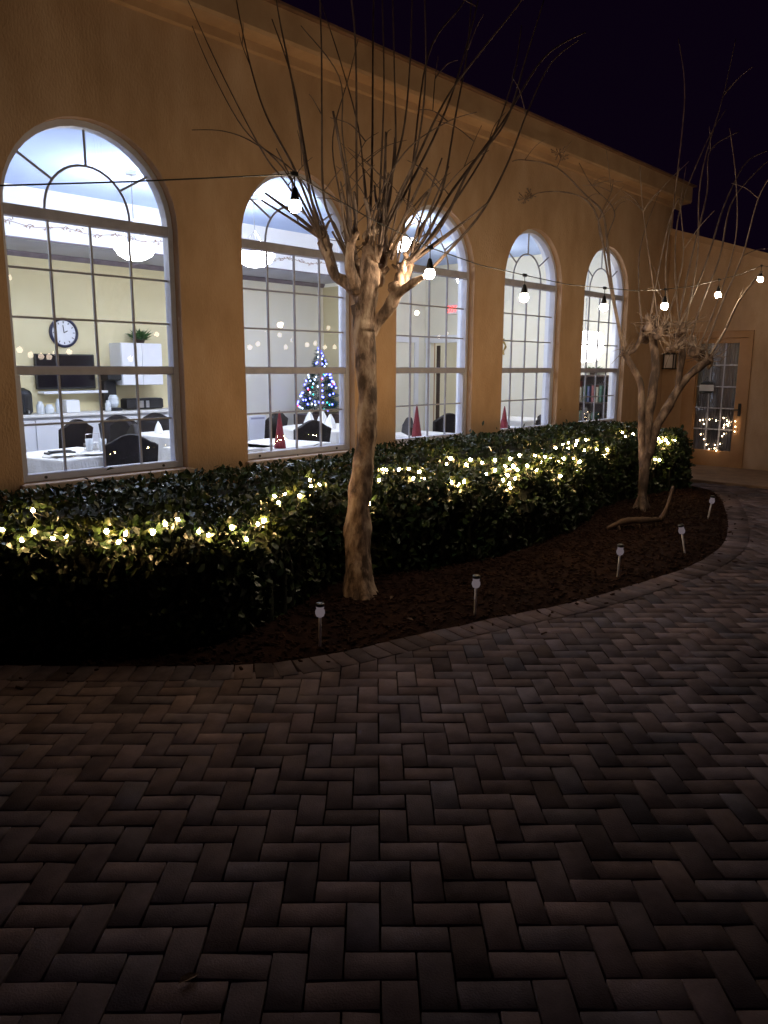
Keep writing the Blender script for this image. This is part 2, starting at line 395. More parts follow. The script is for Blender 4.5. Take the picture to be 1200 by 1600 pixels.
# cornice: stepped moulding under the roof
cb = MB()
prof = [(0.0, 4.15), (0.035, 4.16), (0.04, 4.225), (0.19, 4.235), (0.205, 4.26), (0.205, 4.48), (0.0, 4.48)]
cb.prism([(D-0.003-a, b) for a, b in prof], XL, XE+0.19, 'x')
cb.prism([(XE+0.003+a*0.9, b) for a, b in prof], D+0.02, 12.0, 'y')
cb.build('cornice', M['cornice'], bld, BO)
rb = MB(); rb.prism([(D-0.26, 4.482), (D-0.26, 4.505), (8.8, 5.35), (12.2, 4.5), (12.2, 4.482)], XL-0.2, XE+0.23, 'x')
rb.build('roof', M['roof'], bld, BO)

# wing with the french door
wg = MB(); YA = 2.2
def wz(y): return 3.74+(y-D)*0.346
DY0, DY1, DZ = 4.12, 5.17, 2.19
def wq(y0, y1, z0a, z0b, z1a, z1b): wg.add([(XE, y0, z0a), (XE, y1, z0b), (XE, y1, z1b), (XE, y0, z1a)], [(3, 2, 1, 0)])
wq(YA, DY0, -0.05, -0.05, wz(YA), wz(DY0)); wq(DY0, DY1, DZ, DZ, wz(DY0), wz(DY1)); wq(DY1, D, -0.05, -0.05, wz(DY1), wz(D))
for yy in (DY0, DY1): wg.add([(XE, yy, -0.05), (XE+0.2, yy, -0.05), (XE+0.2, yy, DZ), (XE, yy, DZ)], [(0, 1, 2, 3)])
wg.add([(XE, DY0, DZ), (XE, DY1, DZ), (XE+0.2, DY1, DZ), (XE+0.2, DY0, DZ)], [(0, 1, 2, 3)])
wg.box(XE+0.002, 18, YA-0.0, YA+0.2, -0.05, wz(YA)); wg.box(17.8, 18, YA+0.2, 9, -0.05, 3.6)
wg.build('wing_wall', M['stucco'], bld, BO)
wr = MB(); y0, y1 = YA-0.25, D-0.02
wr.prism([(y0, wz(y0)+0.0), (y1, wz(y1)+0.0), (y1, wz(y1)+0.10), (y0, wz(y0)+0.10)], XE-0.12, 18.2, 'x')
wr.build('wing_roof', M['cornice'], bld, BO)
fl = MB(); fl.box(XI-0.0, XE+3, DY0-1, D, -0.02, 0.0)
# french door (outer frame), leaf, pane, muntins, handle, curtain
xd = XE-0.03
f = MB()
f.box(xd, XE+0.06, DY1, DY1-0.20, 0, DZ, 0.008); f.box(xd, XE+0.06, DY0, DY0+0.07, 0, DZ, 0.008)
f.box(xd, XE+0.06, DY0+0.071, DY1-0.201, DZ-0.11, DZ, 0.008)
door = f.build('door', M['door'], bld, BO)
GY0, GY1, GZ0, GZ1 = 4.325, 4.95, 0.29, 2.0
f = MB(); f.box(XE+0.0, XE+0.045, DY0+0.072, GY0, 0.012, DZ-0.112, 0.006); f.box(XE, XE+0.045, GY1, DY1-0.203, 0.012, DZ-0.112, 0.006)
f.box(XE, XE+0.045, GY0+.002, GY1-.002, 0.012, GZ0, 0.006); f.box(XE, XE+0.045, GY0+.002, GY1-.002, GZ1, DZ-0.112, 0.006)
f.build('leaf', M['door'], door, BO)
f = MB(); f.box(XE+0.022, XE+0.027, GY0, GY1, GZ0, GZ1); f.build('pane', M['glass'], door, BO)
f = MB()
for k in (1, 2): y = GY0+(GY1-GY0)*k/3; f.box(XE+0.006, XE+0.02, y-0.010, y+0.010, GZ0, GZ1)
for k in range(1, 5): z = GZ0+(GZ1-GZ0)*k/5; f.box(XE+0.008, XE+0.018, GY0, GY1, z-0.010, z+0.010)
f.build('muntins', M['white'], door, BO)
f = MB(); f.box(XE-0.012, XE, DY0+0.10, DY0+0.145, 0.86, 1.06, 0.004); f.tube([(XE-0.012, DY0+0.122, 0.96), (XE-0.05, DY0+0.122, 0.96), (XE-0.055, DY0+0.23, 0.955)], 0.011, 8)
f.build('handle', M['black'], door, BO)
f = MB(); n = 70; v = []
for i in range(n+1):
    y = GY0-0.03+(GY1-GY0+0.06)*i/n; x = XE+0.085+0.014*math.sin(i*1.25)
    v += [(x, y, GZ0-0.05), (x, y, GZ1+0.05)]
f.add(v, [(2*i, 2*i+2, 2*i+3, 2*i+1) for i in range(n)]); f.build('curtain', M['curtain'], door, BO, smooth=True)
f = MB(); f.box(XE+0.2, XE+2.5, DY0-0.5, D-0.1, 0, 2.4); fr = f.build('wing_interior', M['inwall'], bld, BO)

# windows
WIN = []
for i in range(5):
    xa = X0+i*PW; xb = xa+WW; cx = (xa+xb)/2; y0, y1 = D+0.075, D+0.155
    f = MB(); t = 0.045
    f.box(xa+.001, xa+t, y0, y1, ZB+0.002, ZT); f.box(xb-t, xb-.001, y0, y1, ZB+0.002, ZT)
    Po = arch_pts(cx, RAD-.001); Pi = arch_pts(cx, RAD-t)
    for k in range(NA):
        vs = [(Po[k][0], y0, Po[k][1]), (Po[k+1][0], y0, Po[k+1][1]), (Pi[k+1][0], y0, Pi[k+1][1]), (Pi[k][0], y0, Pi[k][1])]
        vs += [(a, y1, c) for a, b, c in vs]
        f.add(vs, [(0, 1, 2, 3), (2, 6, 7, 3), (7, 6, 5, 4)])
    win = f.build('window', M['white'], bld, BO)
    f = MB(); f.box(xa+t, xb-t, y0-0.004, y1, ZT-0.045, ZT+0.03, 0.004); f.build('transom', M['sash'], win, BO)
    f = MB(); f.box(xa+t, xb-t, y0+0.006, y1, ZR-0.035, ZR+0.03, 0.005); f.build('meeting_rail', M['sash'], win, BO)
    f = MB(); f.box(xa+t, xb-t, y0-0.002, y1, ZB+0.003, ZB+0.058, 0.005)
    f.box(xa+t, xa+t+0.022, y0+0.008, y1, ZB+0.058, ZR-0.036); f.box(xb-t-0.022, xb-t, y0+0.008, y1, ZB+0.058, ZR-0.036)
    f.build('lower_sash', M['white'], win, BO)
    for q in (0.14, 0.86): f = MB(); f.lathe([(0.011, 0), (0.011, 0.006)], (xa+(xb-xa)*q, y0-0.009, ZB+0.03), 10, 'y'); f.build('latch', M['black'], win, BO)
    f = MB(); a = 0.0075; gy0, gy1 = GY-0.006, GY+0.012
    iw = WW-2*t
    for k in (1, 2, 3):
        x = xa+t+iw*k/4; f.box(x-a, x+a, gy0, gy1, ZR+0.03, ZT-0.045); f.box(x-a, x+a, gy0, gy1, ZB+0.058, ZR-0.035)
    hgt = (ZT-0.045-ZR-0.03)
    for k in (1, 2): z = ZR+0.03+hgt*k/3*1.0; f.box(xa+t, xb-t, gy0+0.003, gy1-0.003, z-a, z+a)
    z = (ZB+0.058+ZR-0.035)/2; f.box(xa+t, xb-t, gy0+0.003, gy1-0.003, z-a, z+a)
    ri = (RAD-t)*0.52; zc = ZT+0.03
    arc = [(cx-ri*math.cos(math.pi*k/18), GY+0.003, zc+ri*1.06*math.sin(math.pi*k/18)) for k in range(19)]
    f.tube(arc, 0.0095, 6)
    for an in (38, 90, 142):
        c_, s_ = math.cos(R(an)), math.sin(R(an)); rr = (RAD-t)
        f.tube([(cx+c_*ri, GY+0.003, zc+s_*ri*1.06), (cx+c_*rr*0.99, GY+0.003, ZT+s_*rr*0.99)], 0.0095, 6)
    f.build('grille', M['bronze'], win, BO)
    f = MB()
    def pane(pts): f.add([(a_, GY+0.016, b_) for a_, b_ in pts], [tuple(range(len(pts)))])
    pane([(xa+t, ZB+0.05), (xb-t, ZB+0.05), (xb-t, ZR-0.03), (xa+t, ZR-0.03)])
    pane([(xa+t, ZR+0.02), (xb-t, ZR+0.02), (xb-t, ZT-0.04), (xa+t, ZT-0.04)])
    pane(arch_pts(cx, RAD-t)[::-1])
    f.build('glass', M['glass'], win, BO)
    f = MB(); f.box(xa-0.03, xb+0.03, D-0.055, D+0.073, ZB-0.055, ZB+0.001, 0.008); f.build('sill', M['sill'], win, BO)
    WIN.append(win)

# interior shell
ib = MB(); yi = D+WT; ib.cur = 0
wall_sheet(ib, yi, ZC, True, 0.03, XL+0.2, XI)
for i in range(5):
    xa = X0+i*PW-0.0; xb = xa+WW; P = [(xa, ZB)]+arch_pts((xa+xb)/2, RAD)+[(xb, ZB)]
    Q = [(xa-0.03, ZB)]+arch_pts((xa+xb)/2, RAD+0.03)+[(xb+0.03, ZB)]
    for k in range(len(P)-1):
        (a, b), (c, d) = P[k], P[k+1]; (e, g_), (h, j) = Q[k], Q[k+1]
        ib.add([(a, D+0.161, b), (c, D+0.161, d), (h, yi, j), (e, yi, g_)], [(0, 1, 2, 3)])
    ib.add([(xa, D+0.161, ZB), (xb, D+0.161, ZB), (xb+.03, yi, ZB), (xa-.03, yi, ZB)], [(0, 1, 2, 3)])
ib.build('inner_window_wall', M['trim'], bld, BO)
ib = MB(); ib.box(6.75, XI, YB, YB+0.1, 0, ZC); ib.build('dining_room_wall', M['inwall2'], bld, BO)
ib = MB(); ib.box(XL+0.2, 6.749, YB, YB+0.1, 0, ZC)
ib.box(XL+0.2, XL+0.3, yi, YB, 0, ZC)
ib.box(9.6, 9.8, 9.35, YB, 0, 3.0)
ib.build('dining_room_wall', M['inwall'], bld, BO)
ib = MB(); DW0, DW1 = 9.35, 10.35   # doorway in the end wall
ib.box(XI, XI+0.12, yi, DW0, 0, ZC); ib.box(XI, XI+0.12, DW1, YB, 0, ZC); ib.box(XI, XI+0.12, DW0, DW1, 2.1, ZC)
ib.build('end_wall', M['inwall2'], bld, BO)
ib = MB(); ib.box(XL+0.2, XI, yi, YB, -0.04, 0.02); ib.build('floor', M['floor'], bld, BO)
ib = MB(); ib.box(XL+0.2, XI, yi, YB, ZC, ZC+0.05); ib.build('ceiling', M['ceil'], bld, BO)
SW = 1.15
ib = MB(); ib.box(XL+0.3, 9.6, YB-SW, YB, 3.06, 3.10); ib.build('soffit', M['soffit'], bld, BO)
ib = MB(); ib.box(XL+0.3, 9.6, YB-SW-0.03, YB-SW, 3.04, ZC-0.002); ib.box(9.57, 9.6, YB-SW+.002, YB-.002, 3.102, ZC-.002); ib.build('tray_side', M['trayw'], bld, BO)
ib = MB(); ib.prism([(YB-0.001, 2.995), (YB-0.02, 3.0), (YB-0.055, 3.04), (YB-0.055, 3.058), (YB-0.001, 3.058)], XL+0.3, 9.6, 'x')
ib.prism([(YB-SW-0.032, 3.036), (YB-SW-0.04, 3.04), (YB-SW-0.04, 3.05), (YB-SW-0.032, 3.055)], XL+0.3, 9.6, 'x')
ib.build('crown_moulding', M['molding'], bld, BO)
ib = MB(); x = -0.5
ib.tube([(-0.5+0.1*k, YB-SW-0.034, 3.20+0.02*math.sin((-0.5+0.1*k)*9)) for k in range(100)], 0.004, 4)
while x < 9.4:                       # stencilled vine frieze near the top of the tray side
    zz = 3.20+0.02*math.sin(x*9); pts = [(x+0.02*k, YB-SW-0.034, zz+0.018*math.sin(k*1.1+x)) for k in range(6)]
    ib.tube(pts, 0.004, 4)
    for k in range(3):
        a = random.uniform(0, 3.14); px_, pz_ = x+0.03+0.04*k, zz+random.uniform(-0.03, 0.03); L = 0.022
        ib.add([(px_-math.cos(a)*L, YB-SW-0.0335, pz_-math.sin(a)*L), (px_+math.sin(a)*L*.4, YB-SW-0.0335, pz_-math.cos(a)*L*.4), (px_+math.cos(a)*L, YB-SW-0.0335, pz_+math.sin(a)*L), (px_-math.sin(a)*L*.4, YB-SW-0.0335, pz_+math.cos(a)*L*.4)], [(0, 1, 2, 3)])
    x += random.uniform(0.13, 0.24)
o_ = ib.build('stencil_frieze', M['bloom'], bld, BO)
ib = MB()
for (a, b) in ((DW0-0.13, DW0), (DW1, DW1+0.10)): ib.box(XI-0.03, XI-0.001, a, b, 0.02, 2.1, 0.005)
ib.box(XI-0.035, XI-0.001, DW0-0.15, DW1+0.12, 2.101, 2.25, 0.005)
ib.box(11.15, 11.27, YB-0.03, YB-0.001, 0.02, 2.1); ib.box(12.1, 12.22, YB-0.03, YB-0.001, 0.02, 2.1); ib.box(11.15, 12.22, YB-0.032, YB-0.001, 2.101, 2.22)
ib.box(XL+0.3, 9.59, YB-0.02, YB-0.001, 0.021, 0.13); ib.box(XI-0.02, XI-0.001, yi+.01, DW0-0.14, 0.021, 0.13)
ib.build('door_trim', M['trim'], bld, BO)
ib = MB(); ib.box(11.28, 12.09, YB-0.012, YB-0.002, 0.02, 2.09); ib.build('inner_door', M['inwall2'], bld, BO)
ib = MB(); ib.box(XI+2.3, XI+2.4, 8.6, 11.4, 0, 3); ib.box(XI+.35, XI+2.3, 8.6, 8.7, 0, 3); ib.box(XI+.35, XI+2.3, 11.3, 11.4, 0, 3); ib.box(XI+.35, XI+2.3, 8.7, 11.3, 2.6, 2.65); ib.box(XI+.36, XI+2.3, 8.7, 11.3, -.03, .01)
ib.box(XI+2.2, XI+2.295, 9.9, 10.0, 0, 2.1)
ib.build('corridor', M['inwall2'], bld, BO)
# vertical dark door edges seen in the doorway
ib = MB(); ib.box(XI+0.14, XI+0.17, 10.22, 10.30, 0.02, 2.05); ib.build('open_door', M['darkwood'], bld, BO)
ib = MB(); ib.box(XI+0.14, XI+0.17, 9.52, 9.58, 0.02, 2.05); ib.build('open_door', M['darkwood'], bld, BO)
ib = MB(); ib.box(11.28, 11.36, YB-0.03, YB-0.013, 0.02, 2.09); ib.build('door_edge', M['darkwood'], bld, BO)

# ------------------------------------------------------------ hedges
fpath = [(0.1, 5.42), (0.55, 5.12), (1.05, 4.68), (1.46, 4.28), (1.93, 3.84), (2.45, 3.52), (3.0, 3.62), (3.5, 3.86), (3.95, 3.84), (4.55, 3.62), (5.3, 3.52), (6.1, 3.55), (7.0, 3.72), (7.95, 3.98), (9.0, 3.98), (9.95, 3.90), (10.42, 4.05), (10.58, 4.7), (10.58, 5.2)]
FP = smooth_path([(a, b, 0) for a, b in fpath], 8)
FPn = np.array([(p.x, p.y) for p in FP])
def fdist(x, y):
    a = FPn[:-1]; b = FPn[1:]; p = np.array((x, y)); ab = b-a
    t = np.clip(((p-a)*ab).sum(1)/(ab**2).sum(1), 0, 1); q = a+ab*t[:, None]; e = p-q; d = np.sqrt((e**2).sum(1)); i = int(d.argmin())
    sgn = ab[i][0]*e[i][1]-ab[i][1]*e[i][0]
    return d[i]*(1 if sgn > 0 else -1)
def nz(x, y, z, s, k=0): return noise.noise((x*s+k, y*s, z*s))
def ymid(x): return 4.62+0.10*math.sin(x*1.7)+0.05*math.sin(x*4.1)
def env_front(x, y):        # height of the front hedge, <0 outside
    d = fdist(x, y)
    if d < 0: return -1
    H = 0.72+0.055*nz(x, y, 0, 2.1)+0.04*nz(x, y, 3, 5.5)
    if x > 9.0: H += 0.06*min(1, (x-9.0)/0.5)
    e = min(d/0.20, 1); z = H*math.sqrt(max(0, 1-(1-e)**2.6))
    b = (ymid(x)-y)/0.24
    if b < 0: return -1
    if b < 1: z = min(z, H*(0.35+0.65*math.sqrt(max(0, 1-(1-b)**2.2))))
    return z
def env_back(x, y):
    if x < 0.3 or x > 10.5: return -1
    H = (0.73 if x < 5.2 else 0.73+0.08*min(1, (x-5.2)/0.8))+0.03*nz(x, y, 7, 2.3)+0.022*nz(x, y, 9, 6)
    if x < 2: H -= 0.04*(2-x)
    b = (y-ymid(x)+0.02)/0.26
    if b < 0 or y > D-0.03: return -1
    if fdist(x, y) < 0: return -1
    H *= min(1, 0.35+0.65*math.sqrt(max(0, 1-(1-min(b, 1))**2.2)))
    return H*min(1, math.sqrt(max(0, fdist(x, y))/0.18))
def env(x, y): return max(env_front(x, y), env_back(x, y))
def hedge(name, envf, label, cat, xr, yr, dens, seed, lsz=0.027):
    rg = np.random.default_rng(seed)
    st = 0.05; xs = np.arange(xr[0], xr[1], st); ys = np.arange(yr[0], yr[1], st)
    Z = np.array([[envf(x, y) for y in ys] for x in xs])
    root = empty(name, (float(xs.mean()), float(ys.mean()), 0), label, cat); ox, oy = root.location.x, root.location.y
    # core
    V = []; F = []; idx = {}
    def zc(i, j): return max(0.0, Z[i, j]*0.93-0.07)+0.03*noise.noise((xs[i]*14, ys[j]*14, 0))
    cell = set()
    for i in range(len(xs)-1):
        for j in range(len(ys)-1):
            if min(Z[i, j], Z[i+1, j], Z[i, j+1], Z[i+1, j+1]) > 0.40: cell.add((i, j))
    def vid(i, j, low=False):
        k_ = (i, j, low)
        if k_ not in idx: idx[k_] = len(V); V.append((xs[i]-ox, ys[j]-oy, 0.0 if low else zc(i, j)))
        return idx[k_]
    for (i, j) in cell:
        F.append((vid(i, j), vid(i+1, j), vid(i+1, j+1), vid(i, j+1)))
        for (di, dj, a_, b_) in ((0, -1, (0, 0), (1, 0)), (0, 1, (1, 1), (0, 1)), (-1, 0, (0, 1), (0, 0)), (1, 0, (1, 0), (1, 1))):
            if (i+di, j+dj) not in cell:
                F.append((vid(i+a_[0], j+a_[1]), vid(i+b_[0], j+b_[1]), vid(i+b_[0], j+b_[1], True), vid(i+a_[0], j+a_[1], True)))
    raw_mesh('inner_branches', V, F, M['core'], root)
    # leaves
    P = []; N = []
    for i in range(len(xs)-1):
        for j in range(1, len(ys)-1):
            z = Z[i, j]
            if z <= 0.30: continue
            def g_(q): return q if q > 0.2 else z-0.12
            nx, ny = -(g_(Z[i+1, j])-g_(Z[i-1, j]))/(2*st), -(g_(Z[i, j+1])-g_(Z[i, j-1]))/(2*st); ln = math.sqrt(nx*nx+ny*ny+1)
            for _ in range(rg.poisson(st*st*min(ln, 3)*dens)):
                x = xs[i]+(rg.random()-.5)*st; y = ys[j]+(rg.random()-.5)*st
                n_ = np.array((nx, ny, 1))/ln; dep = abs(rg.normal(0, 0.038))-0.024
                P.append((x-n_[0]*dep, y-n_[1]*dep, z-n_[2]*dep)); N.append(n_)
    if name == 'front_hedge':
        for k in range(len(FPn)-1):
            a_, b_ = FPn[k], FPn[k+1]; L_ = np.linalg.norm(b_-a_); t_ = (b_-a_)/L_; n2 = np.array((t_[1], -t_[0]))
            for _ in range(rg.poisson(L_*0.72*2100)):
                q = a_+t_*rg.uniform(0, L_); zz = rg.uniform(0.0, 1)**0.85
                dd = 0.20*(1-(1-zz*zz*0.98)**(1/2.6))-0.02+abs(rg.normal(0, 0.05))+0.05*noise.noise((q[0]*4, q[1]*4, zz*3))+0.03
                p_ = q-n2*dd; P.append((p_[0], p_[1], 0.02+zz*0.72)); N.append(np.array((n2[0], n2[1], 0.25+zz*0.8))/math.hypot(1, 0.25+zz*0.8))
    P = np.array(P); N = np.array(N); n = len(P)
    d1 = rg.normal(size=(n, 3)); d1 = d1*0.75+N*0.55+np.array((0, 0, 0.15)); d1 /= np.linalg.norm(d1, axis=1)[:, None]
    sd = np.cross(d1, N*1.0+rg.normal(size=(n, 3))*0.55); sd /= np.linalg.norm(sd, axis=1)[:, None]+1e-9
    up = np.cross(sd, d1)
    P[:, 2] += np.where(rg.random(n) < 0.05, rg.exponential(0.030, n), 0); L = (lsz*rg.uniform(0.45, 1.5, n))[:, None]; Wd = L*rg.uniform(0.40, 0.58, n)[:, None]
    fold = Wd*rg.uniform(0.15, 0.5, n)[:, None]; curl = L*rg.uniform(-0.3, 0.1, n)[:, None]
    P[:, 0] -= ox; P[:, 1] -= oy
    a = P-d1*L; b = P+d1*L+up*curl; m1 = P-d1*L*0.15; 
    v = np.stack([a, P-d1*L*0.25+sd*Wd+up*fold, P+d1*L*0.45+sd*Wd*0.75+up*fold*0.8, b, P+d1*L*0.45-sd*Wd*0.75+up*fold*0.8, P-d1*L*0.25-sd*Wd+up*fold, P+up*curl*0.1, ], 1)
    V = v.reshape(-1, 3); o7 = np.arange(n)[:, None]*7
    F = np.concatenate([o7+np.array([0, 1, 6, 5]), o7+np.array([6, 1, 2, 3]), o7+np.array([5, 6, 3, 4])], 0)
    t = rg.normal(1.0, 0.28, n).clip(0.45, 1.8)[:, None]*np.stack([rg.uniform(0.8, 1.35, n), np.ones(n), rg.uniform(0.6, 1.2, n)], 1)
    T = np.repeat(t, 7, 0)
    raw_mesh('foliage', V, F, M['leaf'], root, tone=T)
    return root
hedge('front_hedge', env_front, 'waist-high leafy hedge wrapped in fairy lights along the mulch bed', 'hedge', (0.1, 10.75), (3.3, 5.3), 1250, 3)
hedge('back_hedge', env_back, 'dark unlit hedge pressed against the wall under the arched windows', 'hedge', (0.3, 10.6), (4.4, 5.55), 1150, 5)

# fairy lights on the front hedge
za = [(103,275),(8,335),(107,340),(333,340),(392,348),(371,373),(478,343),(517,318),(555,303),(621,342),(652,352),(725,328),(770,365),(825,307),(806,318),(858,230),(870,250),(890,222),(937,230),(968,180),(972,200),(998,195),(1197,148),(1186,180),(1152,255),(68,368),(165,362),(205,355)]
zb = [(87,188),(65,220),(127,187),(158,185),(190,195),(173,215),(209,216),(288,152),(276,170),(308,210),(288,226),(312,235),(330,226),(350,157),(337,172),(387,166),(400,200),(427,158),(427,190),(475,153),(503,143),(484,177),(458,177),(465,205),(452,220),(490,215),(497,188),(475,245),(527,176),(552,145),(556,188),(583,148),(600,155),(616,120),(622,163),(640,110),(655,122),(656,105),(683,97),(680,110),(710,95),(704,128),(672,155),(690,163),(680,188),(640,153),(631,208),(766,140),(778,125),(745,125),(825,72),(832,84),(858,77),(937,90),(945,100),(960,95),(967,103),(988,98),(927,156),(940,158),(1045,156),(982,52),(602,207),(575,165),(470,232),(33,294)]
spots = [(x/2, 660+y/2) for x, y in za]+[(560+x/2, 640+y/2) for x, y in zb]
pts = []
for px, py in spots:
    d = ray(px, py); t = 2.4
    while t < 14:
        p = E0+d*t
        if p.z < 0.9 and p.z < env(p.x, p.y)+0.022: break
        if p.z < 0.05: break
        t += 0.02
    if t < 14 and p.z > 0.06: pts.append(p)
pts.sort(key=lambda p: p.x)
fl_ = empty('fairy_lights', (5, 4.2, 0.0), 'warm white fairy light string draped along the top of the front hedge', 'fairy lights')
off = fl_.location
def small_bulb(r):
    b = MB(); b.lathe([(0.001, -r*1.3), (r*0.75, -r*0.85), (r, 0), (r*0.8, r*0.7), (r*0.3, r*1.2), (0.001, r*1.35)], n=8); return b
proto = None
for k, p in enumerate(pts):
    if proto is None: b = proto = small_bulb(0.0118).build('bulb', E_FAIRY, fl_, smooth=True)
    else: b = proto.copy(); C.objects.link(b); b.parent = fl_
    b.location = p-off; sc = 0.75+0.35*random.random()+max(0, (p.length-5))*0.05; b.scale = (sc, sc, sc)
    b.rotation_euler = (random.uniform(-1, 1), random.uniform(-1, 1), 0)
cb = MB(); cp = []
for k, p in enumerate(pts):
    cp.append(p+Vector((0, 0.012, -0.014)))
    if k+1 < len(pts):
        q = (p+pts[k+1])/2; q.z -= 0.03; q.y += 0.03; cp.append(q)
cb.tube([p for p in smooth_path(cp, 3)], 0.0022, 5); cb.build('cord', M['cable'], fl_, off)

# ------------------------------------------------------------ trees
def crape(name, base, label, trunkpaths, knobs, shoots, group=None, dd=0):
    root = empty(name, base, label, 'tree', group); b = MB()
    for path, rad, n in trunkpaths:
        P = smooth_path(path, 9); k = len(P); rr = np.interp(np.linspace(0, len(rad)-1, k), range(len(rad)), rad)
        b.tube(P, list(rr), n, wob=0.22)
    for c, r in knobs: b.blob(c, r, 18, 13, 0.85, (random.uniform(.8, 1.1), random.uniform(.8, 1.1), random.uniform(.8, 1.35)))
    b.build('trunk', M['bark_shaded'] if name.startswith('small') else M['bark'], root, base, smooth=True)
    s = MB()
    for path, r0, r1 in shoots:
        P = smooth_path(path, 6); k = len(P); s.tube(P, [r0+(r1-r0)*(i/(k-1))**0.8 for i in range(k)], 6, wob=0.1)
    s.build('crown', M['twig_lit'] if name.startswith('small') else M['twig'], root, base, smooth=True)
    return root
TD = 5.05   # forward depth of the big tree
def px_r(w_, depth): return w_/2*depth/FPX
def P1(x, y, d=0.0): return at(x, y, TD+d)
b0 = on(567, 935, 2, 0.03); TDb = (b0-E0).dot(FW); TD = TDb
def tp(l): return [P1(*q) for q in l]
trunk = [(tp([(564,950),(563,925),(560,885),(559,830),(562,765),(570,712),(574,650),(572,580),(569,520),(568,478)]), [px_r(q, TD) for q in (58,50,42,38,36,33,30,30,33,38)], 24),
  (tp([(572,520,-.02),(568,470,0),(548,446,0.02),(525,432,0.04),(512,405,.06),(504,378,.08)]), [px_r(q, TD) for q in (28,28,20,15,13,17)], 12),
  (tp([(570,500,0),(574,460,-.03),(578,425,-.05),(574,395,-.06)]), [px_r(q, TD) for q in (34,34,30,20)], 14),
  (tp([(572,532,.02),(588,505,0),(606,482,-.04),(620,455,-.06),(624,428,-.05)]), [px_r(q, TD) for q in (19,20,19,21,13)], 12),
  (tp([(608,472,-.05),(628,455,-.10),(648,440,-.16),(663,432,-.20)]), [px_r(q, TD) for q in (15,14,11,6)], 9),
  (tp([(572,455,.1),(592,425,.16),(598,395,.2),(597,370,.22)]), [px_r(q, TD) for q in (24,21,17,14)], 10),
  (tp([(560,455,-.05),(548,425,-.14),(546,400,-.18),(548,380,-.2)]), [px_r(q, TD) for q in (22,17,13,12)], 10),
  (tp([(619,450,-.05),(634,430,.02),(640,415,.05)]), [px_r(q, TD) for q in (18,15,14)], 9)]
# root flare
for (dx, dy, w0, w1, dd) in [(-16, 8, 20, 8, 0), (24, 10, 18, 8, 0), (8, 12, 22, 10, -.12), (-6, 12, 20, 9, -.1), (30, 4, 14, 6, .08), (16, 8, 20, 9, .05), (18, 12, 15, 7, -.1)]:
    trunk.append((tp([(563, 875, 0), (563+dx*.5, 918, dd*.5), (563+dx, 934+dy*.4, dd), (563+dx*1.5, 941+dy*.5, dd*1.3)]), [px_r(q, TD) for q in (24, w0*1.2, w0*.7, w1*.6)], 10))
kn = [(P1(504,374,.08), .034), (P1(548,382,-.2), .030), (P1(577,392,-.06), .048), (P1(597,366,.22), .040), (P1(626,424,-.05), .040), (P1(640,412,.05), .034), (P1(560,440,-.02), .060), (P1(588,436,.05), .058), (P1(573,455,0), .075), (P1(512,398,.06), .028), (P1(618,448,-.05), .040), (P1(575,372,-.02), .038), (P1(605,395,.1), .032), (P1(590,405,-.1), .035), (P1(558,412,.1), .035)]
for k in range(46):
    c, r_ = random.choice(kn); d = RT*random.uniform(-.7, .7)+Vector((0, 0, random.uniform(0.5, 1.1)))+FW*random.uniform(-.8, .6); d.normalize(); L = r_+random.uniform(0.0, 0.07)
    q_ = random.uniform(0.010, 0.022); trunk.append(([c, c+d*L*0.6, c+d*L], [q_*1.2, q_, q_*0.75], 7))
def shoot(l, w0=5.5, w1=2.2, dd=0.0):
    n = len(l); r = random.uniform(-0.5, 0.7)
    return ([P1(x, y, dd+r*(i/(n-1))**1.3) for i, (x, y) in enumerate(l)], px_r(w0*0.8, TD), px_r(w1*0.75, TD))
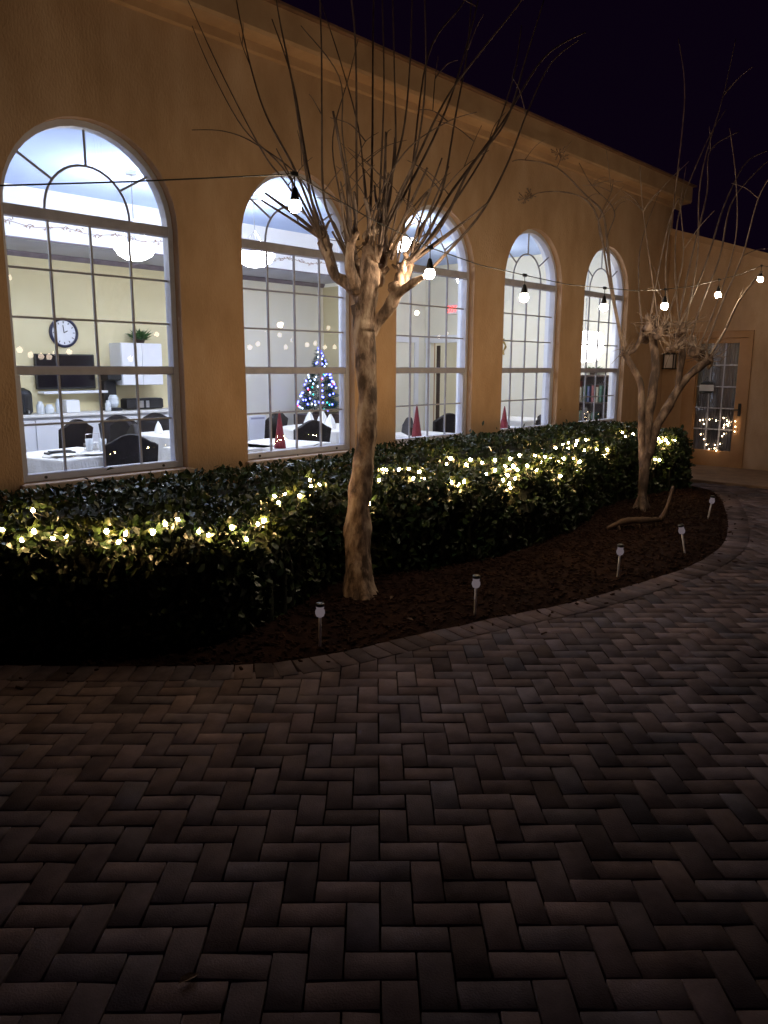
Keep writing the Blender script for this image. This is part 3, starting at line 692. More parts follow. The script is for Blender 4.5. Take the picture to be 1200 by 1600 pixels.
sh = [shoot(l, *a) for l, *a in [
 ([(530,436),(510,365),(485,282),(458,130),(425,30)], 7, 2.5), ([(545,400),(520,350),(505,300),(503,180),(502,60),(497,-60)], 7, 3),
 ([(503,372),(484,300),(470,212),(456,125),(435,20),(425,-60)], 8, 2.5), ([(500,366),(462,268),(416,180),(392,105),(374,25),(365,-30)], 6, 2.2),
 ([(500,372),(450,290),(412,240),(350,122),(298,10),(280,-30)], 4.5, 1.6), ([(505,370),(518,345),(540,390),(556,418)], 6, 5),
 ([(548,378),(557,330),(557,250),(555,60),(540,-60)], 8, 3), ([(575,372),(580,300),(582,200),(583,50),(586,-80)], 8, 3),
 ([(577,368),(570,300),(560,200),(530,90),(500,0)], 5, 2), ([(590,366),(608,290),(618,235),(616,100),(612,-60)], 7, 2.5),
 ([(598,362),(625,300),(650,240),(665,120),(662,-50)], 7, 2.5), ([(600,362),(645,280),(680,210),(712,130),(745,10),(755,-60)], 7, 2.5),
 ([(626,420),(655,360),(690,300),(712,180),(730,80),(740,-50)], 8, 2.5), ([(630,420),(665,370),(702,305),(785,192),(850,90),(915,50)], 9, 2.5),
 ([(640,410),(690,352),(735,262),(790,190),(822,90),(850,0)], 8, 2.5), ([(663,432),(745,342),(790,262),(822,180),(860,100),(905,62)], 7, 2),
 ([(620,418),(640,300),(668,90),(720,10),(760,-50)], 6, 2.2), ([(580,362),(625,230),(640,110),(645,-50)], 7, 2.5),
 ([(600,370),(655,240),(700,150),(752,80),(815,0),(830,-40)], 6, 2.2), ([(560,375),(548,300),(535,210),(530,120),(470,40)], 5, 2),
 ([(575,362),(600,290),(640,230),(700,190),(745,175)], 4.5, 1.6), ([(505,360),(470,280),(400,225),(350,205),(300,203)], 4, 1.5),
 ([(510,392),(480,330),(440,260),(380,200),(330,110),(300,40)], 4.5, 1.7), ([(548,376),(530,300),(520,215),(545,120),(560,60)], 4.5, 1.8),
 ([(545,378),(556,350),(553,300)], 9, 6), ([(575,375),(577,340),(570,310)], 11, 6), ([(612,405),(622,378),(640,350),(668,300)], 9, 5),
 ([(605,395),(600,350),(588,315),(585,290)], 10, 5), ([(590,360),(596,250),(600,120),(596,-40)], 6, 2.4), ([(645,408),(700,330),(760,235),(800,130),(815,40)], 6, 2)]]
for k in range(26):
    c_, r_ = random.choice(kn[:8]+kn[12:]); dx = (c_-P1(575, 440)).dot(RT); e_ = c_+Vector((0, 0, random.uniform(0.25, 0.75)))+RT*(dx*random.uniform(0.6, 1.8)+random.uniform(-.1, .1))+FW*random.uniform(-.25, .25)
    sh.append(([c_, c_.lerp(e_, .4)+RT*random.uniform(-.03, .03), e_], random.uniform(0.011, 0.019), random.uniform(0.004, 0.009)))
# side twigs
for k in range(54):
    src = random.choice(sh); p = src[0][random.randint(1, len(src[0])-2)].lerp(src[0][random.randint(1, len(src[0])-2)], 0.3)
    p = src[0][1].lerp(src[0][-2], random.random()) if len(src[0]) < 4 else p
    i = random.randint(1, len(src[0])-2); p = src[0][i]
    d = RT*random.uniform(-1, 1)+Vector((0, 0, random.uniform(0.35, 1)))+FW*random.uniform(-0.6, 0.6); L = random.uniform(0.15, 0.42)
    sh.append(([p, p+d*L*0.5+Vector((0, 0, .03)), p+d*L+RT*random.uniform(-.05, .05)], 0.0048, 0.002))
crape('crape_myrtle_tree', b0, 'large pollarded bare tree with thick single trunk and long thin shoots', trunk, kn, sh)

b1 = on(1003, 797, 2, 0.04); T2 = (b1-E0).dot(FW)
def P2(x, y, d=0.0): return at(x, y, T2+d)
def t2(l): return [P2(*q) for q in l]
r2 = lambda q: px_r(q*0.9, T2)
trunk = [(t2([(1003,806),(1003,795),(1004,765),(1007,735),(1009,708)]), [r2(q) for q in (24,17,15,17,21)], 14),
 (t2([(1006,730),(1003,680),(1002,640),(1001,600),(985,568),(976,550)]), [r2(q) for q in (14,12,11,11,11,12)], 10),
 (t2([(1010,720),(1013,660),(1020,610),(1024,570),(1021,535),(1017,505)]), [r2(q) for q in (17,15,15,14,12,13)], 10),
 (t2([(1012,715),(1024,670),(1042,640),(1060,608),(1082,582),(1106,564)]), [r2(q) for q in (17,16,15,13,12,14)], 10),
 (t2([(1060,608),(1062,580),(1066,552),(1064,530)]), [r2(q) for q in (11,11,13,10)], 9),
 (t2([(976,552),(990,548),(1000,530),(1004,510)]), [r2(q) for q in (10,8,7,6)], 8)]
for dx, dd in ((-16, 0), (14, .1), (3, -.25), (-6, .2)): trunk.append((t2([(1004,770,0), (1003+dx*.5, 792, dd*.5), (1003+dx*1.2, 803, dd)]), [r2(q) for q in (14, 12, 4)], 8))
kn = []
for (x, y, r) in [(1016,505,.09),(1028,520,.07),(1010,528,.06),(1064,530,.11),(1052,545,.07),(1078,542,.10),(1096,556,.09),(1108,562,.07),(1040,512,.06),(976,552,.06),(1066,512,.07),(1086,548,.07)]:
    kn.append((P2(x, y, random.uniform(-.25, .25)), r*0.75))
def shoot2(l, w0=4.2, w1=1.6):
    n = len(l); r = random.uniform(-0.7, 0.9)
    return ([P2(x, y, r*(i/(n-1))**1.3) for i, (x, y) in enumerate(l)], r2(w0*0.85), r2(w1*0.8))
sh = [shoot2(l, *a) for l, *a in [
 ([(976,550),(966,505),(955,440),(948,370),(940,330),(915,305),(870,262),(820,250),(800,252)], 7, 2),
 ([(972,540),(950,430),(935,345),(915,312),(880,300),(840,302),(815,318)], 5, 2), ([(960,470),(948,380),(960,330),(925,290),(905,255)], 4, 1.6),
 ([(950,400),(935,350),(955,300),(958,280)], 3, 1.4), ([(1004,510),(998,450),(1002,380),(1030,300)], 4, 1.6),
 ([(1016,500),(1028,430),(1045,350),(1060,310)], 5, 2), ([(1030,512),(1020,440),(1005,330),(1000,260)], 4, 1.5),
 ([(1040,508),(1060,440),(1068,390),(1062,310)], 4, 2), ([(1058,520),(1070,450),(1086,380),(1105,300),(1110,235),(1155,205)], 5, 2),
 ([(1062,508),(1092,440),(1110,390),(1132,320),(1165,255),(1200,235)], 5, 2), ([(1078,530),(1098,470),(1125,400),(1142,320),(1180,270),(1215,240)], 5, 2),
 ([(1100,550),(1130,470),(1160,400),(1185,310),(1215,260)], 4.5, 2), ([(1135,512),(1155,470),(1185,430),(1192,425)], 5, 3), ([(1106,562),(1135,512)], 5, 5),
 ([(1064,520),(1055,430),(1062,330),(1105,220),(1135,170)], 4, 1.6), ([(1020,500),(1035,470),(1022,450),(1012,451)], 3.5, 3),
 ([(1090,548),(1125,460),(1150,370),(1150,280),(1140,200)], 4, 1.5), ([(1050,510),(1040,420),(1055,300),(1070,150),(1060,60)], 4, 1.5),
 ([(1070,510),(1090,400),(1095,280),(1130,150),(1150,60)], 4, 1.4)]]
for k in range(300):   # tangle of short twigs on the pruned knobs
    c, r = random.choice(kn); d = RT*random.uniform(-1, 1)+Vector((0, 0, random.uniform(-0.35, 1)))+FW*random.uniform(-1, 1); L = random.uniform(0.08, 0.3)
    q = c+d.normalized()*L*0.5+Vector((random.uniform(-.04, .04), 0, random.uniform(-.04, .04)))
    sh.append(([c, q, c+d.normalized()*L], 0.0055, 0.002))
for k in range(26):
    src = sh[random.randint(0, 18)]; i = random.randint(1, max(1, len(src[0])-2)); p = src[0][i]
    d = RT*random.uniform(-1, 1)+Vector((0, 0, random.uniform(0.2, 1)))+FW*random.uniform(-0.6, 0.6); L = random.uniform(0.2, 0.6)
    sh.append(([p, p+d*L*0.5+Vector((0, 0, .03)), p+d*L], 0.006, 0.0025))
PODS = [(P2(873,240), .03), (P2(880,246), .022), (P2(820,310), .03), (P2(828,303), .024)]
for c, r in PODS:
    for k in range(14):
        d = Vector([random.uniform(-1, 1) for _ in range(3)])*r*2.2; q = c+d; sh.append(([c+d*.2, q, q+Vector((.008, .006, .008))], 0.002, 0.007))
crape('small_crape_myrtle', b1, 'smaller bare tree with several splayed stems near the door end', trunk, kn, sh)

# ------------------------------------------------------------ festoon string lights
def festoon(name, pts, wire, label, em, drop=0.165, r=0.035, cat='string lights', rc=0.0036):
    root = empty(name, wire[0], label, cat); o3 = root.location
    c = MB(); c.tube(wire, rc, 6); c.build('cable', M['cable'], root, o3, smooth=True)
    pb = ps = None
    for p in pts:
        if pb is None:
            s = MB(); s.tube([(0, 0, 0.002), (0.002, 0, -drop*0.42)], 0.0035, 6)
            s.lathe([(0.004, -drop*0.40), (0.012, -drop*0.44), (0.019, -drop*0.60), (0.026, -drop*0.80), (0.024, -drop*0.84)], n=12)
            s.box(-0.022, 0.022, -0.007, 0.007, -0.012, 0.012, 0.003); ps = s.build('socket', M['black'], root)
            s = MB(); z = -drop
            s.lathe([(0.012, z+r*1.25), (0.016, z+r*1.0), (r*0.8, z+r*0.6), (r, z), (r*0.9, z-r*0.5), (r*0.55, z-r*0.9), (0.001, z-r*1.05)], n=16)
            pb = s.build('bulb', em, root, smooth=True); a, b = ps, pb
        else:
            a = ps.copy(); b = pb.copy(); C.objects.link(a); C.objects.link(b); a.parent = root; b.parent = root
        a.location = b.location = Vector(p)-o3
    return root
YS = 3.4
mounts = [on(x, y, 1, YS) for x, y in [(460,272),(672,387),(820,430),(945,450),(1040,452),(1124,437),(1190,415)]]
wpts = [Vector((-1.5, YS, 2.05)), on(0, 290, 1, YS), on(200, 284, 1, YS)]
for i, m in enumerate(mounts):
    wpts.append(m)
    if i+1 < len(mounts): q = (m+mounts[i+1])/2; q.z -= 0.02; wpts.append(q)
wpts += [Vector((11.9, YS, 3.16)), Vector((XE+0.05, YS, 3.40))]
wpts[-1].z = wz(YS)-0.05; wpts[-2].z = min(wpts[-2].z, wz(YS)-0.02)
wpts = wpts[:-2]+[Vector((11.7, YS, 2.93)), Vector((XE-0.02, YS, wz(YS)-0.06))]
festoon('string_lights', mounts, wpts, 'black festoon cable with seven hanging warm bulbs crossing in front of the trees', E_FEST)
# the strings over the far side of the patio, seen mirrored in the panes
near = [(6.86, -6, 3.47), (10.29, -6, 2.41), (14.18, -6, 2.52), (14.65, -6, 2.39), (16.06, -6, 2.79)]
nm = [Vector(p)+Vector((0, 0, 0.13)) for p in near]
wire = [Vector((5.0, -6, 4.0)), nm[0], nm[0].lerp(nm[1], .5)-Vector((0, 0, .06)), nm[1], nm[1].lerp(nm[2], .5)-Vector((0, 0, .05)), nm[2], nm[3], nm[4], Vector((17.5, -6, 3.3))]
festoon('patio_string_lights', nm, wire, 'nearer string of five warm bulbs mirrored large in the window panes', E_BACK, 0.15, 0.062)
far = [[8.0, 2.03], [8.27, 1.91], [8.56, 1.88], [8.79, 1.87], [9.0, 1.97], [9.45, 2.01], [11.41, 1.85], [15.26, 2.25], [15.73, 2.37], [16.3, 2.8], [17.21, 2.3], [18.08, 2.4], [18.38, 2.45], [18.71, 2.33], [19.05, 2.34], [22.96, 2.25], [23.89, 2.37], [25.05, 2.88], [25.38, 3.04], [26.29, 2.97]]
nm = [Vector((x, -9+0.4*math.sin(x), z+0.13)) for x, z in far]
festoon('far_string_lights', nm, [Vector((6.5, -9, 2.8))]+nm+[Vector((27.5, -9, 3.2))], 'farther string of twenty tiny warm bulbs mirrored in the window panes', E_BACK, 0.16, 0.075)
for nm_, (x, y, h), lb in [('light_pole', (5.0, -6, 4.02), 'left pole carrying the nearer patio bulb string'), ('light_pole', (17.5, -6, 3.32), 'right pole carrying the nearer patio bulb string'),
                       ('light_pole', (6.5, -9, 2.82), 'left pole carrying the farther patio bulb string'), ('light_pole', (27.5, -9, 3.22), 'right pole carrying the farther patio bulb string'), ('light_pole', (-1.5, YS, 2.1), 'pole outside the frame holding the festoon cable')]:
    p = MB(); p.lathe([(0.05, 0), (0.05, 0.02), (0.025, 0.03), (0.022, h), (0.001, h+0.01)], (x, y, 0), 12)
    tag(p.build(nm_, M['black'], None, (x, y, 0)), lb, 'pole', 'poles for the string lights')

# ------------------------------------------------------------ solar stake lights
def stake():
    root = empty('solar_stake_light', (0, 0, 0), 'x', 'garden light', 'solar stake lights in the mulch bed')
    s = MB(); s.lathe([(0.004, -0.05), (0.008, 0.0), (0.0085, 0.10), (0.0085, 0.20)], n=12); s.build('stake', M['stakep'], root, smooth=True)
    s = MB(); s.lathe([(0.012, 0.198), (0.022, 0.205), (0.0285, 0.225), (0.027, 0.245), (0.021, 0.252), (0.023, 0.262), (0.0235, 0.272)], n=18); s.build('lens', M['solar'], root, smooth=True)
    s = MB(); s.lathe([(0.024, 0.2725), (0.026, 0.275), (0.026, 0.292), (0.018, 0.298), (0.001, 0.299)], n=18); s.build('cap', M['black'], root)
    return root
st = stake()
labs = ['leftmost solar stake light, nearest the camera by the big tree', 'solar stake light just right of the big tree trunk', 'solar stake light in the middle of the mulch bed', 'tilted solar stake light beside the fallen log', 'farthest solar stake light at the tip of the bed']
for i, ((px, py), tl) in enumerate(zip([(500,1008),(742,958),(965,901),(1070,864),(1106,811)], [(0.02, 0.0), (0, 0.02), (0.03, 0.02), (-0.17, -0.1), (0.12, 0.05)])):
    o = st if i == 0 else copy_tree(st)
    o.location = on(px, py, 2, 0.03); o.rotation_euler = (tl[0], tl[1], 0); o['label'] = labs[i]; o.scale = (0.98, 0.98, 0.86)
# fallen log and stick
lg = MB(); a = on(948, 826, 2, 0.07); b = on(1034, 812, 2, 0.12)
lg.tube(smooth_path([a, a.lerp(b, .35)+Vector((0, .02, .04)), a.lerp(b, .7)+Vector((0, 0, .02)), b], 6), [0.010+0.024*math.sin(0.3+i/18*2.6) for i in range(19)], 10, wob=0.35)
q = b+Vector((-.03, 0, .0))
lg.tube(smooth_path([q, q+Vector((0.10, -.02, .13)), q+Vector((.16, -.04, .33))], 5), [0.03, .027, .024, .022, .021, .02, .019, .018, .017, .016, .012], 8, wob=0.2)
for t in (0.2, 0.55, 0.85):
    c = a.lerp(b, t); lg.tube([c+Vector((0, 0, .02)), c+Vector((.02, -.04, -.10))], [0.016, 0.010], 7, wob=.2)
tag(lg.build('fallen_branch', M['wood'], None, a, smooth=True), 'short brown log with upright broken stub lying on the mulch', 'log')
# a few dead leaves
for k, (px, py, lb) in enumerate([(612, 934, 'small dry leaf on the mulch right of the big trunk'), (640, 968, 'small dry leaf on the mulch between two stake lights'), (295, 1530, 'single reddish leaf on the pavers near the bottom left')]):
    c = on(px, py, 2, 0.055 if k < 2 else 0.006); l_ = MB(); a_ = k*1.3+.4; L = 0.03
    ca, sa = math.cos(a_), math.sin(a_)
    V = [(-L, 0, 0), (-L*.3, L*.42, .008), (L*.5, L*.35, .009), (L, 0, .003), (L*.5, -L*.35, .009), (-L*.3, -L*.42, .008), (0, 0, 0.001)]
    l_.add([(c.x+x*ca-y*sa, c.y+x*sa+y*ca, c.z+z) for x, y, z in V], [(0, 1, 6), (1, 2, 6), (2, 3, 6), (3, 4, 6), (4, 5, 6), (5, 0, 6)])
    tag(l_.build('fallen_leaf', M['wood'], None, c), lb, 'leaf', 'fallen leaves')

# ------------------------------------------------------------ door heart, plaque, wall lantern
hz = [(565,1165),(590,1190),(627,1160),(670,1167),(720,1150),(742,1167),(757,1180),(725,1195),(720,1213),(750,1200),(797,1172),(797,1208),(792,1240),(722,1255),(710,1270),(590,1290),(570,1258),(607,1325),(622,1355),(662,1328),(660,1350),(672,1365),(697,1320),(585,1163),(742,1192)]
hp = [on(960+x*240/1011, 380+y*240/1011, 0, XE-0.02) for x, y in hz]
hr = empty('heart_light', (XE-0.02, 4.62, 0.7), 'heart-shaped outline of small white lights on the lower door glass', 'decoration')
c = MB(); ctr = sum(hp, Vector())/len(hp); order = sorted(hp, key=lambda p: math.atan2(p.z-ctr.z, p.y-ctr.y))
c.tube(order+[order[0]], 0.003, 5); c.build('wire', M['cable'], hr, hr.location)
pb = None
for p in hp:
    if pb is None: b = pb = small_bulb(0.008).build('bulb', E_HEART, hr, smooth=True)
    else: b = pb.copy(); C.objects.link(b); b.parent = hr
    b.location = p-hr.location+Vector((-0.008, 0.0, 0))
pl = empty('door_plaque', (XE-0.02, 4.78, 1.29), 'small hanging plaque with white band and dark scalloped edges on door glass', 'sign')
s = MB(); s.box(XE-0.030, XE-0.018, 4.66, 4.89, 1.245, 1.345, 0.003); s.build('panel', M['trim'], pl, pl.location)
s = MB(); arc = [(4.775-0.10*math.cos(math.pi*k/12), 1.347+0.055*math.sin(math.pi*k/12)) for k in range(13)]; s.prism(arc, XE-0.029, XE-0.019, 'x')
s.box(XE-0.031, XE-0.017, 4.67, 4.88, 1.205, 1.243, 0.004); s.build('scalloped_edge', M['black'], pl, pl.location)
s = MB(); s.tube([(XE-0.024, 4.70, 1.36), (XE-0.024, 4.775, 1.47), (XE-0.024, 4.85, 1.36)], 0.0025, 5); s.build('hanger', M['cable'], pl, pl.location)
wl = empty('wall_lantern', (XE-0.0, 5.40, 1.70), 'small unlit wall lantern with dark frame beside the door', 'wall lamp')
s = MB()
for (a, b) in ((5.31, 5.325), (5.475, 5.49)):
    for x in (XE-0.12, XE-0.02): s.box(x-0.008, x+0.008, a, b, 1.61, 1.83)
s.box(XE-0.135, XE-0.002, 5.30, 5.50, 1.59, 1.61, 0.003); s.box(XE-0.145, XE-0.002, 5.29, 5.51, 1.83, 1.855, 0.004); s.box(XE-0.10, XE-0.04, 5.36, 5.44, 1.855, 1.885, 0.005)
s.build('frame', M['black'], wl, wl.location)
s = MB(); s.box(XE-0.115, XE-0.02, 5.327, 5.473, 1.612, 1.828); s.build('glass', M['lens'], wl, wl.location)

# ------------------------------------------------------------ interior furniture
FZ = 0.02
def chair(x, y, rz, label):
    root = empty('dining_chair', (x, y, FZ), label, 'chair', 'dark dining chairs', rz)
    # local: +y is the front; backrest at -y
    s = MB(); s.box(-0.25, 0.25, -0.22, 0.26, 0.40, 0.49, 0.03); s.build('seat', M['dark'], root)
    out = []
    for k in range(17):
        t = k/16; xx = -0.25+0.5*t; zz = 0.87+0.09*math.cos(min(1, abs(t-.5)/0.42)*math.pi/2)**1.2
        if t in (0, 1): zz -= 0.02
        out.append((xx, zz))
    poly = [(-0.22, 0.46)]+[(a_, b_) for a_, b_ in out]+[(0.22, 0.46)]
    s = MB(); n = len(poly); v = []
    for dy in (0, 0.012, 0.05, 0.062):
        ins = 0.985 if dy in (0.0, 0.062) else 1
        for a_, b_ in poly: v.append((a_*ins, -0.25-0.14*(b_-0.46)+dy, 0.46+(b_-0.46)*ins))
    fs = [tuple(range(n)), tuple(range(3*n, 4*n))[::-1]]
    for L_ in range(3):
        for i in range(n): fs.append((L_*n+i, L_*n+n+i, L_*n+n+(i+1) % n, L_*n+(i+1) % n))
    s.add(v, fs); s.build('backrest', M['dark'], root)
    for sx in (-1, 1):
        for sy, y_ in ((1, 0.22), (-1, -0.19)):
            s = MB(); s.tube([(sx*0.215, y_, 0.41), (sx*0.225, y_+sy*0.03, 0.0)], [0.022, 0.014], 8); s.build('leg', M['darkwood'], root)
    return root
ch0 = None
chairs = [
 (4.10, 9.25, 0.35, 'chair turned away at far left, seen under the television'),
 (3.74, 6.92, -0.42, 'nearest chair with its camel back against the right of the left window'),
 (4.45, 8.85, 1.6, 'side-on chair between the far left chair and the white counter'),
 (4.02, 7.88, 1.25, 'side-on chair just behind and left of the nearest chair'),
 (4.92, 9.15, 3.0, 'chair below the black toaster, left of a pair'),
 (5.50, 9.25, 2.9, 'chair below the black toaster, right of a pair'),
 (4.70, 7.65, 1.9, 'chair cut by the right frame of the left window'),
 (6.20, 7.20, -0.2, 'chair behind the red cone in the second window'),
 (6.9, 8.9, 0.3, 'far chair beyond the draped table in the second window'),
 (7.12, 6.62, 0.9, 'chair at the left edge of the third window'),
 (8.55, 6.95, -0.3, 'camel back chair right of the red cone in the third window'),
 (9.6, 6.15, 0.2, 'left chair in the fourth window behind a red cone'),
 (10.6, 6.55, -0.3, 'right chair low in the fourth window'),
 (11.1, 6.35, 0.6, 'chair in front of the bookcase in the fifth window')]
for i, (x, y, rz, lb) in enumerate(chairs):
    if ch0 is None: ch0 = chair(x, y, rz, lb); continue
    c = copy_tree(ch0); c.location = (x, y, FZ); c.rotation_euler = (0, 0, rz); c['label'] = lb
def table(x, y, rz, sx, sy, label, round_=False):
    root = empty('dining_table', (x, y, FZ), label, 'table', 'dining tables', rz); z = 0.745
    s = MB()
    if round_: s.lathe([(sx/2, z-0.03), (sx/2, z-0.003)], n=40)
    else: s.box(-sx/2, sx/2, -sy/2, sy/2, z-0.03, z-0.003)
    s.build('tabletop', M['darkwood'], root)
    s = MB(); s.lathe([(0.26, 0), (0.26, 0.02), (0.05, 0.05), (0.04, z-0.03)], n=16); s.build('pedestal', M['darkwood'], root)
    return root
def cloth(x, y, rz, sx, sy, label, round_=False, drop=0.38):
    s = MB(); z = 0.77; n = 96; top = []; rings = []
    for k in range(n):
        t = 2*math.pi*k/n
        if round_: u, v = math.cos(t)*sx/2, math.sin(t)*sx/2
        else:
            m_ = max(abs(math.cos(t)), abs(math.sin(t))); u, v = math.cos(t)/m_*sx/2, math.sin(t)/m_*sy/2
        top.append((u, v, t))
    for (o_, dz, am) in ((0.996, 0, 0), (1.01, -0.012, 0.0), (1.03, -0.12, 0.02), (1.05, -drop*0.7, 0.05), (1.06, -drop, 0.07)):
        rings.append([(u*(o_+am*math.sin(t*13+1)), v*(o_+am*math.sin(t*13+1)), z+dz) for u, v, t in top])
    V = [p for r_ in rings for p in r_]; F = [tuple(range(n))]
    for i in range(4):
        for k in range(n): F.append((i*n+k, (i+1)*n+k, (i+1)*n+(k+1) % n, i*n+(k+1) % n))
    s.add(V, F); o = s.build('tablecloth', M['cloth']); o.location = (x, y, 0.0); o.rotation_euler = (0, 0, rz)
    return tag(o, label, 'tablecloth', 'white tablecloths')
tabs = [(3.32, 7.28, 0.25, 0.92, 0.92, False, 'nearest table, low in the left window'), (5.35, 8.55, 0.1, 1.0, 1.0, False, 'table beyond the nearest chair, below the black toaster'),
        (4.72, 6.78, 0.1, 0.85, 0.85, False, 'table half hidden by the right frame of the left window'), (5.35, 6.68, 0.2, 0.9, 0.9, False, 'table with a red cone in the second window'),
        (7.45, 7.95, 0, 1.5, 1.5, True, 'large round table with white napkins in the second window'), (7.45, 6.30, 0, 0.8, 0.8, False, 'table low in the third window'), (9.0, 6.25, 0, 0.8, 0.75, False, 'table low in the fourth window'), (10.9, 7.2, 0, 0.9, 0.9, False, 'table low in the fifth window')]
for (x, y, rz, sx, sy, rd, lb) in tabs:
    table(x, y, rz, sx, sy, lb, rd); cloth(x, y, rz, sx, sy, 'white cloth over the '+lb, rd)
for (x, y, h, lb) in [(5.06, 6.22, 0.39, 'red cone centrepiece in the second window'), (6.98, 6.0, 0.40, 'red cone centrepiece in the third window'), (8.82, 6.0, 0.32, 'red cone centrepiece in the fourth window')]:
    s = MB(); s.lathe([(0.062, 0), (0.06, 0.03), (0.035, h*0.5), (0.012, h*0.9), (0.003, h)], (x, y, 0.772), 16)
    if x > 6.5 and x < 8: s.v = [(a_, b_, c_) for a_, b_, c_ in s.v]
    tag(s.build('red_cone', M['red'], None, (x, y, 0.772), smooth=True), lb, 'centrepiece', 'red cone centrepieces')
nap = [(7.15, 7.7, 'front left'), (7.4, 7.45, 'front'), (7.75, 7.6, 'front right'), (7.9, 8.1, 'rear right'), (7.3, 8.3, 'rear left'), (7.6, 8.35, 'rear')]
for x, y, w_ in nap:
    s = MB(); v = []; n = 12
    for i, (r, h) in enumerate([(0.075, 0), (0.07, 0.05), (0.045, 0.13), (0.012, 0.2)]):
        for k in range(n): t = 2*math.pi*k/n; rr = r*(1+0.28*math.cos(3*t+i*.4)); v.append((x+rr*math.cos(t), y+rr*math.sin(t), 0.773+h))
    s.add(v, [(i*n+k, i*n+(k+1) % n, (i+1)*n+(k+1) % n, (i+1)*n+k) for i in range(3) for k in range(n)]+[tuple(3*n+k for k in range(n))])
    tag(s.build('napkin', M['napkin'], None, (x, y, 0.773)), 'folded white napkin at the %s of the round table in the second window' % w_, 'napkin', 'folded napkins')
for x, y, lb in [(3.55, 7.35, 'clear tumbler on the nearest table, left of a pair'), (3.64, 7.25, 'clear tumbler on the nearest table, right of a pair'), (5.45, 8.5, 'clear tumbler on the table below the black toaster'), (5.6, 8.35, 'second clear tumbler on the table below the toaster, nearer the window frame')]:
    s = MB(); s.lathe([(0.028, 0), (0.032, 0.01), (0.038, 0.12), (0.035, 0.12), (0.028, 0.02)], (x, y, 0.772), 14)
    tag(s.build('tumbler', M['clear'], None, (x, y, 0.772), smooth=True), lb, 'glass', 'drinking glasses')
s = MB(); s.box(3.1, 3.36, 7.25, 7.37, 0.773, 0.79, 0.004); s.box(3.13, 3.33, 7.27, 7.35, 0.79, 0.802, 0.004)
tag(s.build('menu_folder', M['black'], None, (3.2, 7.3, 0.773)), 'dark folders lying on the nearest table', 'folder')

for x, y, w_ in [(5.15, 8.75, 'left end'), (5.60, 8.70, 'right end')]:
    s = MB(); s.lathe([(0.055, 0), (0.05, 0.04), (0.03, 0.10), (0.004, 0.15)], (x, y, 0.773), 9)
    tag(s.build('napkin', M['napkin'], None, (x, y, 0.773)), 'folded white napkin at the %s of the table below the toaster' % w_, 'napkin', 'folded napkins')
cdy = empty('condiment_caddy', (3.62, 7.42, 0.773), 'small steel caddy of packets on the nearest table', 'caddy')
s = MB(); s.box(-0.07, 0.07, -0.045, 0.045, 0, 0.008)
for a_, b_ in ((-.07, -.045), (.07, -.045), (-.07, .045), (.07, .045)): s.tube([(a_, b_, 0), (a_, b_, .07)], .003, 5)
s.tube([(-.07, -.045, .06), (.07, -.045, .06), (.07, .045, .06), (-.07, .045, .06), (-.07, -.045, .06)], .003, 5); s.tube([(-.07, 0, .0), (-.07, 0, .16), (.07, 0, .16), (.07, 0, 0)], .003, 5)
s.build('rack', M['steel'], cdy)
for k in range(3): s = MB(); s.box(-0.06+k*.04, -0.03+k*.04, -.035, .035, .01, .075, .002); s.build('packet', M['napkin'], cdy)
for x, y, rz_, w_ in [(3.15, 7.05, .3, 'nearest table, left side'), (3.42, 7.0, .3, 'nearest table, right side')]:
    pt = empty('place_setting', (x, y, 0.773), 'white plate with knife and fork on the '+w_, 'plate', 'place settings', rz_)
    s = MB(); s.lathe([(0.06, 0), (0.10, 0.012), (0.125, 0.018), (0.10, 0.016), (0.06, 0.006)], n=24); s.build('plate', M['napkin'], pt, smooth=True)
    s = MB(); s.box(.15, .162, -.10, .10, 0, .004); s.build('knife', M['steel'], pt)
    s = MB(); s.box(-.162, -.15, -.10, .10, 0, .004); s.build('fork', M['steel'], pt)
# clock
ck = empty('wall_clock', (4.81, YB, 2.05), 'round wall clock with dark rim and pale face above the television', 'clock')
s = MB(); s.lathe([(0.165, -0.012), (0.165, -0.035), (0.178, -0.045), (0.198, -0.03), (0.198, -0.002)], (4.81, YB, 2.05), 36, 'y'); s.build('rim', mat('navy_rim', (0.03, 0.03, 0.07), rough=0.4), ck, ck.location)
s = MB(); s.lathe([(0.164, -0.014), (0.164, -0.016)], (4.81, YB, 2.05), 36, 'y'); s.build('dial', M['trim'], ck, ck.location)
s = MB()
for k in range(12):
    t = k*math.pi/6; c_, s_ = math.sin(t), math.cos(t); s.tube([(4.81+c_*0.125, YB-0.019, 2.05+s_*0.125), (4.81+c_*0.15, YB-0.019, 2.05+s_*0.15)], 0.006, 4)
s.build('hour_marks', M['black'], ck, ck.location)
s = MB(); s.tube([(4.81, YB-0.022, 2.05), (4.86, YB-0.022, 2.075)], 0.007, 4); s.tube([(4.81, YB-0.025, 2.05), (4.80, YB-0.025, 2.15)], 0.005, 4); s.build('hands', M['black'], ck, ck.location)
# television and its shelf
tv = empty('television', (4.78, YB-0.02, 1.30), 'black flat television hanging on the back wall in the left window', 'television')
s = MB(); s.box(4.37, 5.19, YB-0.07, YB-0.02, 1.295, 1.765, 0.008); s.build('casing', M['black'], tv, tv.location)
s = MB(); s.box(4.39, 5.17, YB-0.0725, YB-0.0702, 1.32, 1.745); s.build('screen', M['screen'], tv, tv.location)
s = MB(); s.box(4.40, 5.30, YB-0.2, YB-0.003, 1.235, 1.27, 0.006); tag(s.build('wall_shelf', M['trim'], None, (4.8, YB, 1.25)), 'thin white shelf under the television', 'shelf')
